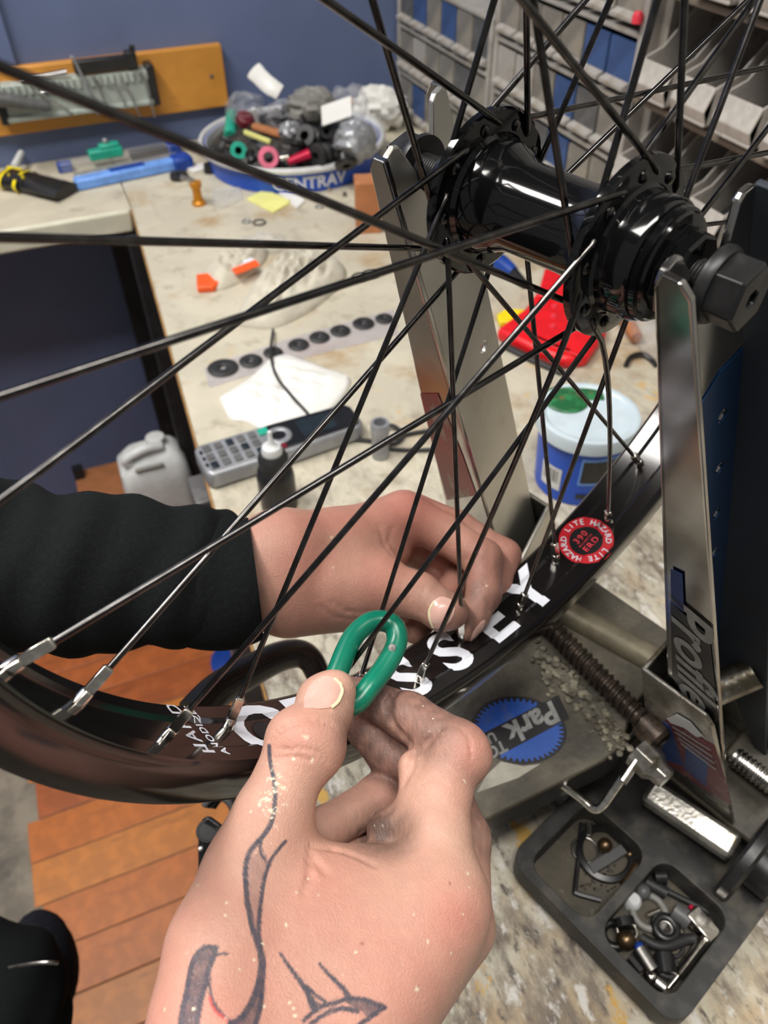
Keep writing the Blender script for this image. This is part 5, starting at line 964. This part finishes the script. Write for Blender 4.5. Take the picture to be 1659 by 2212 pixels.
def paint_r(V, nr):
    q3 = px(V); z = np.stack([(q3[:,0]-O1[0])*S1, (q3[:,1]-O1[1])*S1], 1); vd = V-CAM; vd /= np.linalg.norm(vd, axis=1)[:,None]; face = ((nr*vd).sum(1) < -0.05) & (q3[:,2] < 268-(z[:,1]-600)*.012)
    c = np.repeat(BASE[None], len(V), 0); c = mixc(c, RED, np.clip(.28+.5*noise3(V, .09, 1)+.2*noise3(V, .3, 2), 0, .8))
    for zx, zy, r_, k in ((1390, 1260, 150, .55), (1480, 480, 90, .35), (640, 430, 120, .35), (965, 1393, 14, 0), (800, 1150, 200, .25)):
        c = mixc(c, RED*np.array([1, .86, .86]), k*np.exp(-(((z-(zx, zy))**2).sum(1))/(r_*r_)))
    di = np.minimum(dist_chain(V, R_IN, 4), dist_chain(V, R_MI, 4)); k = np.clip(1.6-di/11.5, 0, 1)*np.clip((17.5-di)/7, 0, 1)
    dr = np.minimum(dist_chain(V, R_RI, 4), dist_chain(V, R_PI, 3)); k = np.maximum(k*.85, np.clip(1.2-dr/10, 0, 1)*.45)
    pf = np.clip(1-np.hypot((z[:,0]-1060)/220, (z[:,1]-860)/190), 0, 1); k = np.maximum(k, pf*1.1)
    k = np.maximum(k, np.clip(1-np.hypot((z[:,0]-890)/80, (z[:,1]-400)/260), 0, 1)*.5); k = np.clip(k, 0, 1)*np.clip(.86+.28*noise3(V, .35, 3)+.2*noise3(V, 1.6, 4), .15, 1)
    k *= np.clip(1.15-np.exp(-(((z-(1500, 480))**2).sum(1))/(120**2)), .1, 1)
    c = mixc(c, DIRT, np.clip(k, 0, .88))
    ink = np.zeros(len(V))
    for pts, w0, w1 in TATS:
        P = np.array(bez([np.array([*p, 0]) for p in pts], 4))[:, :2]; d, t = poly_d(z, P); w = (w0+(w1-w0)*t)*1.3+2.5; ink = np.maximum(ink, np.clip((w+3-d)/5, 0, 1)*.92)
    for pts, s_ in FILLS: ink = np.maximum(ink, inside(z, pts)*s_*(.82+.22*noise3(V, 1.2, 7)))
    ink *= face; c = mixc(c, INK, np.clip(ink*(.95+.07*noise3(V, 1.2, 8)), 0, 1))
    pk = np.zeros(len(V)); n1 = noise3(V, 2.2, 5)
    for zx, zy, r_, s_ in SPECK: d = np.hypot(z[:,0]-zx, z[:,1]-zy); pk = np.maximum(pk, np.clip((r_*(1+.5*n1)-d)/3, 0, 1)*s_)
    reg = np.exp(-(((z-(555, 690))/np.array([75, 140]))**2).sum(1)); pk = np.maximum(pk, np.clip(reg*1.5*(noise3(V, 1.5, 21)+noise3(V, 4., 22)*.9)-.26, 0, .5)*1.8)
    sp_ = noise3(V, 1.7, 31)*noise3(V, 2.3, 32); pk = np.maximum(pk, np.clip((sp_-.36)*14, 0, .85)); c = mixc(c, PAINT, np.clip(pk*face, 0, 1))
    d, _t = poly_d(z, [(245, 1645), (258, 1690), (285, 1725), (330, 1757)]); c = mixc(c, np.array(S(214, 66, 72)), np.clip((9-d)/6, 0, .75)*face)
    for zx, zy, r_ in ((965, 1393, 11), (1380, 1110, 8)): c = mixc(c, np.array(S(150, 84, 70)), np.clip((r_-np.hypot(z[:,0]-zx, z[:,1]-zy))/5, 0, .8)*face)
    return c
rh = skin_object('right_hand', fr, FR, person, True, paint_r, 'tattooed right hand holding the green wrench, dirty fingertips')
def nail(fl_, F, hh, d, pts, edge, parent, m='nail', off=.35, dome=.5):
    """a nail plate laid on the skin inside an outline seen on it"""
    P = [np.array([*p, 0.]) for p in pts]; ring = np.array(bez(P+[P[0]], 5))[:-1, :2]; c = ring.mean(0); v = []; K = 5; n_ = len(ring)
    for k in range(K+1):
        for q in ring: s_ = k/K; v.append(surf(fl_, F, hh(*(c+(q-c)*s_), d)))
    v = fl_.grad_project(F, v, off)
    for k in range(K+1): v[k*n_:(k+1)*n_] -= ((v[k*n_:(k+1)*n_]-CAM)/250.0)*dome*(1-(k/K)**3)
    fs = [(k*n_+i, k*n_+(i+1) % n_, (k+1)*n_+(i+1) % n_, (k+1)*n_+i) for k in range(K) for i in range(n_)]
    low = fl_.grad_project(F, v[K*n_:], -.6); v = np.concatenate([v, low]); fs += [(K*n_+i, K*n_+(i+1) % n_, (K+1)*n_+(i+1) % n_, (K+1)*n_+i) for i in range(n_)]
    o = obj('fingernail', MB().add(list(v), fs), m, parent, ang=60)
    if edge:
        e = np.array(bez([np.array([*p, 0.]) for p in edge], 5))[:, :2]; P = fl_.grad_project(F, [surf(fl_, F, hh(*q, d)) for q in e], off+dome*.35); obj('nail_edge', MB().tube(P, [(.55, .3)]*len(P), 8), 'nailedge', parent)
    return o
nail(fr, FR, h, 256, [(688, 285), (700, 225), (730, 172), (775, 140), (822, 142), (858, 172), (864, 215), (845, 255), (815, 282), (760, 290)], [(835, 150), (860, 175), (866, 212), (848, 255), (818, 284)], rh)
# ---------------------------------------------------------------- left hand, behind the spokes
O2, S2 = (480, 1030), 2.37
def g2(zx, zy, d): return zp(zx, zy, d, O2, S2)
L_TH = [g2(1175, 690, 346), g2(1130, 685, 347), g2(1000, 605, 352), g2(800, 560, 353), g2(560, 560, 348)]; L_THr = [7.6, 9.0, 10.2, 13.0, 15]
L_IN = [g2(1252, 785, 355), g2(1290, 715, 356), g2(1340, 600, 362), g2(1335, 420, 374), g2(1130, 290, 380), g2(935, 195, 378)]; L_INr = [5.2, 6.6, 7.8, 9.2, 9.6, 11.5]
L_MI = [g2(1350, 690, 374), g2(1410, 560, 380), g2(1440, 405, 388), g2(1200, 270, 394), g2(980, 200, 392)]; L_MIr = [6, 7, 8.4, 9.5, 11.5]
L_RI = [g2(985, 790, 366), g2(1120, 640, 380), g2(1260, 470, 398), g2(960, 280, 404)]; L_RIr = [6, 7, 8.6, 11]
L_PI = [g2(940, 700, 384), g2(1060, 560, 398), g2(1120, 440, 408), g2(860, 330, 410)]; L_PIr = [5.4, 6.2, 7.6, 10]
wr = [g2(560, 480, 352), g2(250, 480, 338), g2(-60, 490, 330)]
allp = np.array(L_TH+L_IN+L_MI+L_RI+L_PI+wr); fl2 = Field(allp.min(0)-26, allp.max(0)+24, 1.25)
pl = fl2.new()
for a, b_, ra, rb in [(g2(0, 470, 334), g2(300, 400, 346), 15, 19), (g2(0, 520, 333), g2(300, 560, 344), 14, 17), (g2(300, 400, 346), g2(560, 370, 362), 19, 18), (g2(300, 570, 344), g2(620, 590, 352), 17, 16),
    (g2(560, 370, 362), g2(920, 205, 378), 16, 12), (g2(520, 420, 366), g2(970, 220, 394), 17, 12), (g2(480, 480, 368), g2(950, 290, 406), 17, 12), (g2(440, 540, 362), g2(860, 350, 410), 17, 11), (g2(560, 500, 356), g2(800, 530, 358), 15, 12), (g2(620, 420, 362), g2(860, 380, 372), 13, 9), (g2(300, 480, 350), g2(600, 480, 362), 20, 16), (g2(350, 650, 348), g2(760, 640, 362), 14, 10)]: fl2.cap(pl, a, b_, ra, rb, 9)
parts = []
for P_, r_ in ((L_TH, L_THr), (L_IN, L_INr), (L_MI, L_MIr), (L_RI, L_RIr), (L_PI, L_PIr)): q_ = fl2.new(); fl2.chain(q_, P_, r_, 3); parts.append(q_)
FL_ = pl
for q_, k in zip(parts, (5, 4, 3, 3, 3)): FL_ = smin(FL_, q_, k)
for zs in ([(1010, 560), (985, 620), (1000, 690)], [(1040, 560), (1015, 630), (1030, 700)], [(975, 560), (955, 620), (965, 680)], [(870, 260), (850, 330), (890, 390)], [(800, 250), (830, 350), (870, 400)], [(1250, 430), (1300, 400), (1370, 420)], [(1290, 560), (1340, 540), (1400, 560)], [(560, 640), (640, 690), (760, 690)], [(500, 660), (580, 720), (700, 730)]): cr(fl2, FL_, zs, 350, .4, g2, .2, 1.5)
def paint_l(V, nr):
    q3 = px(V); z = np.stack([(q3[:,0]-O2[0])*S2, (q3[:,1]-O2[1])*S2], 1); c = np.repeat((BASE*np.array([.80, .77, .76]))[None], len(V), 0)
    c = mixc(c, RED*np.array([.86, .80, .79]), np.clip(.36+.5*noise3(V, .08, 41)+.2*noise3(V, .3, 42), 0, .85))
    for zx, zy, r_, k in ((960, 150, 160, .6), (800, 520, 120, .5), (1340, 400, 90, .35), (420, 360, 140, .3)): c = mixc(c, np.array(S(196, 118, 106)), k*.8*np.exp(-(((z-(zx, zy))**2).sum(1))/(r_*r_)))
    di = dist_chain(V, L_IN, 4); dt = dist_chain(V, L_TH, 2); dm = np.minimum(dist_chain(V, L_MI, 4), dist_chain(V, L_RI, 3)); k = np.maximum(np.clip(1.3-di/11, 0, 1)*.85, np.maximum(np.clip(1.25-dt/13, 0, 1)*.6, np.clip(1.2-dm/12, 0, 1)*.5))
    c = mixc(c, DIRT, np.clip(k*(.75+.45*noise3(V, .5, 43)+.3*noise3(V, 1.4, 44)), 0, .8))
    tt = np.clip(1-np.hypot((z[:,0]-130)/110, (z[:,1]-640)/130), 0, 1)*(.9+.8*noise3(V, .35, 48)); c = mixc(c, INK*.6, np.clip(tt*1.3, 0, .75))
    sp_ = noise3(V, 1.4, 45)*noise3(V, 2.0, 46); return mixc(c, PAINT, np.clip((sp_-.40)*12, 0, .7))
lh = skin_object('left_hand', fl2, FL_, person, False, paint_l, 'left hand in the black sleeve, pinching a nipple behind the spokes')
nail(fl2, FL_, g2, 350, [(1065, 660), (1085, 635), (1125, 615), (1180, 640), (1185, 700), (1150, 755), (1090, 775), (1062, 740)], [(1088, 640), (1068, 670), (1062, 715), (1080, 770)], lh, 'nail', .2, .25)
nail(fl2, FL_, g2, 356, [(1268, 840), (1285, 790), (1320, 745), (1345, 735), (1325, 790), (1295, 830)], None, lh, 'nail', .25, .2)
# ---------------------------------------------------------------- sleeve, cuff, trousers
def sleeve(name, path, rad, parent, seed, n=44, rings=60, amp=2.4, m='cloth', th=2.2, flat=(0, 0, 1)):
    P = np.array(bez(path, max(2, rings//(len(path)-1)))); t = np.linspace(0, 1, len(P)); R_ = np.array([[np.interp(s_, np.linspace(0, 1, len(rad)), [r_[k] for r_ in rad]) for k in (0, 1)] for s_ in t]); g = np.random.default_rng(seed); ph = g.uniform(0, 6.28, 10)
    mb = MB(); outer_ = []; inner_ = []; u = None
    for i in range(len(P)):
        T_ = unit(P[min(i+1, len(P)-1)]-P[max(i-1, 0)]); u = unit(np.array(flat)-T_*(np.array(flat) @ T_)); w = np.cross(T_, u)
        for k in range(n):
            a = 2*math.pi*k/n; s_ = t[i]*np.linalg.norm(P[-1]-P[0]); fo = amp*(math.sin(s_*.13+1.6*math.sin(a+ph[0])+ph[1])+.7*math.sin(s_*.27+2*math.sin(a*2+ph[2])+ph[3])+.5*math.sin(a*3+s_*.07+ph[4]))
            dr_ = (math.cos(a)*u*(R_[i,0]+fo)+math.sin(a)*w*(R_[i,1]+fo)); outer_.append(P[i]+dr_); inner_.append(P[i]+dr_*(1-th/np.linalg.norm(dr_)))
    N_ = len(P); v = outer_+inner_; o = N_*n; fs = []
    for i in range(N_-1):
        for k in range(n): k2 = (k+1) % n; fs += [(i*n+k, i*n+k2, (i+1)*n+k2, (i+1)*n+k), (o+i*n+k, o+(i+1)*n+k, o+(i+1)*n+k2, o+i*n+k2)]
    for e in (0, N_-1):
        for k in range(n): k2 = (k+1) % n; fs.append((e*n+k, e*n+k2, o+e*n+k2, o+e*n+k))
    return obj(name, mb.add(v, fs), m, parent, ang=70)
slv = sleeve('sleeve', [atd(-420, 1150, 300), atd(-150, 1205, 310), atd(60, 1230, 322), atd(230, 1234, 330), atd(400, 1242, 336), atd(510, 1252, 340)], [(32, 40), (32, 40), (32, 38), (31.5, 36), (31, 34), (28, 31), (25.5, 28)], person, 3, amp=1.3)
sleeve('cuff', [atd(395, 1238, 335), atd(440, 1246, 337), atd(500, 1256, 339), atd(552, 1250, 341)], [(27, 30), (27.5, 31), (26.5, 30.5), (25.5, 28)], slv, 5, rings=18, amp=.5)
sleeve('cuff', [atd(455, 2560, 172), atd(470, 2660, 166)], [(22, 44), (24, 46)], person, 8, rings=8, amp=.6, flat=ray(560, 2600))
sleeve('sleeve', [atd(470, 2640, 168), atd(480, 2900, 152), atd(500, 3400, 130)], [(26, 50), (30, 54), (38, 60)], person, 9, rings=16, amp=2, flat=ray(560, 2600))
# thigh and knee of the trousers at the lower left
lg = sleeve('trousers', [atd(-420, 2400, 560), atd(-180, 2270, 600), atd(-45, 2225, 620), atd(70, 2235, 640), atd(110, 2240, 650)], [(110, 96), (104, 92), (90, 84), (58, 56), (8, 8)], person, 12, amp=2.5, rings=40, flat=(0, 0, 1))
kn = crumple('shoe', (0, 0, 0), (1, 1, 1), 'navy', 'x', 'x', 2, amp=.03)
for k_ in ('label', 'category'): del kn[k_]
kc = atd(125, 2118, 860); kn.data.transform(Matrix.Translation(Vector((0, 0, 0)))); 
for v in kn.data.vertices: q = np.array(v.co)*1000+np.array(wm((0, 0, 0)))*0; v.co = Vector((wm(kc)+Vector((q[0]*.034, q[1]*.055, q[2]*.052))))-person.location
kn.location = (0, 0, 0); kn.parent = person; kn.data.materials.clear(); kn.data.materials.append(X['navy'])
zpts = [atd(20, 2091, 548), atd(45, 2086, 546), atd(75, 2081, 545), atd(105, 2079, 546), atd(125, 2081, 550)]
obj('zipper', MB().tube(bez(zpts, 6), [(.9, 1.6)]*25, 8), 'steel', lg)
# ================================================================ green spoke wrench held round the spoke
wp2 = [(800, 1482, 268), (825, 1450, 272), (848, 1412, 276), (858, 1380, 279), (850, 1352, 281), (824, 1341, 281.5), (795, 1347, 280), (766, 1372, 277), (748, 1405, 273), (734, 1440, 269), (722, 1470, 266), (722, 1500, 263.5), (740, 1524, 263), (772, 1516, 265)]
P = [atd(x, y, d) for x, y, d in wp2]; Pc = bez(P+[P[0]], 6)[:-1]
t = thing('spoke_wrench', 'green vinyl dipped spoke wrench pinched between thumb and forefinger', 'wrench', P[11])
ring_ = obj('loop', MB().tube(Pc, 3.85, 18, closed=True), 'green', t)
c_ = unit(P[5]-P[12]); obj('notched_jaw', MB().box(atd(742, 1512, 266), (2.2, 4.4, 5), (c_, unit(np.cross(c_, ray(742, 1512))), unit(ray(742, 1512)))), 'steel', t, bevel=.5)
ch_ = atd(847, 1399, 276-3.3); n_ = -unit(ray(847, 1399)); obj('paint_chip', MB().lathe(ch_, n_, [(-.25, 1.5), (.1, 1.35), (.15, .2)], 9), 'steel', t)
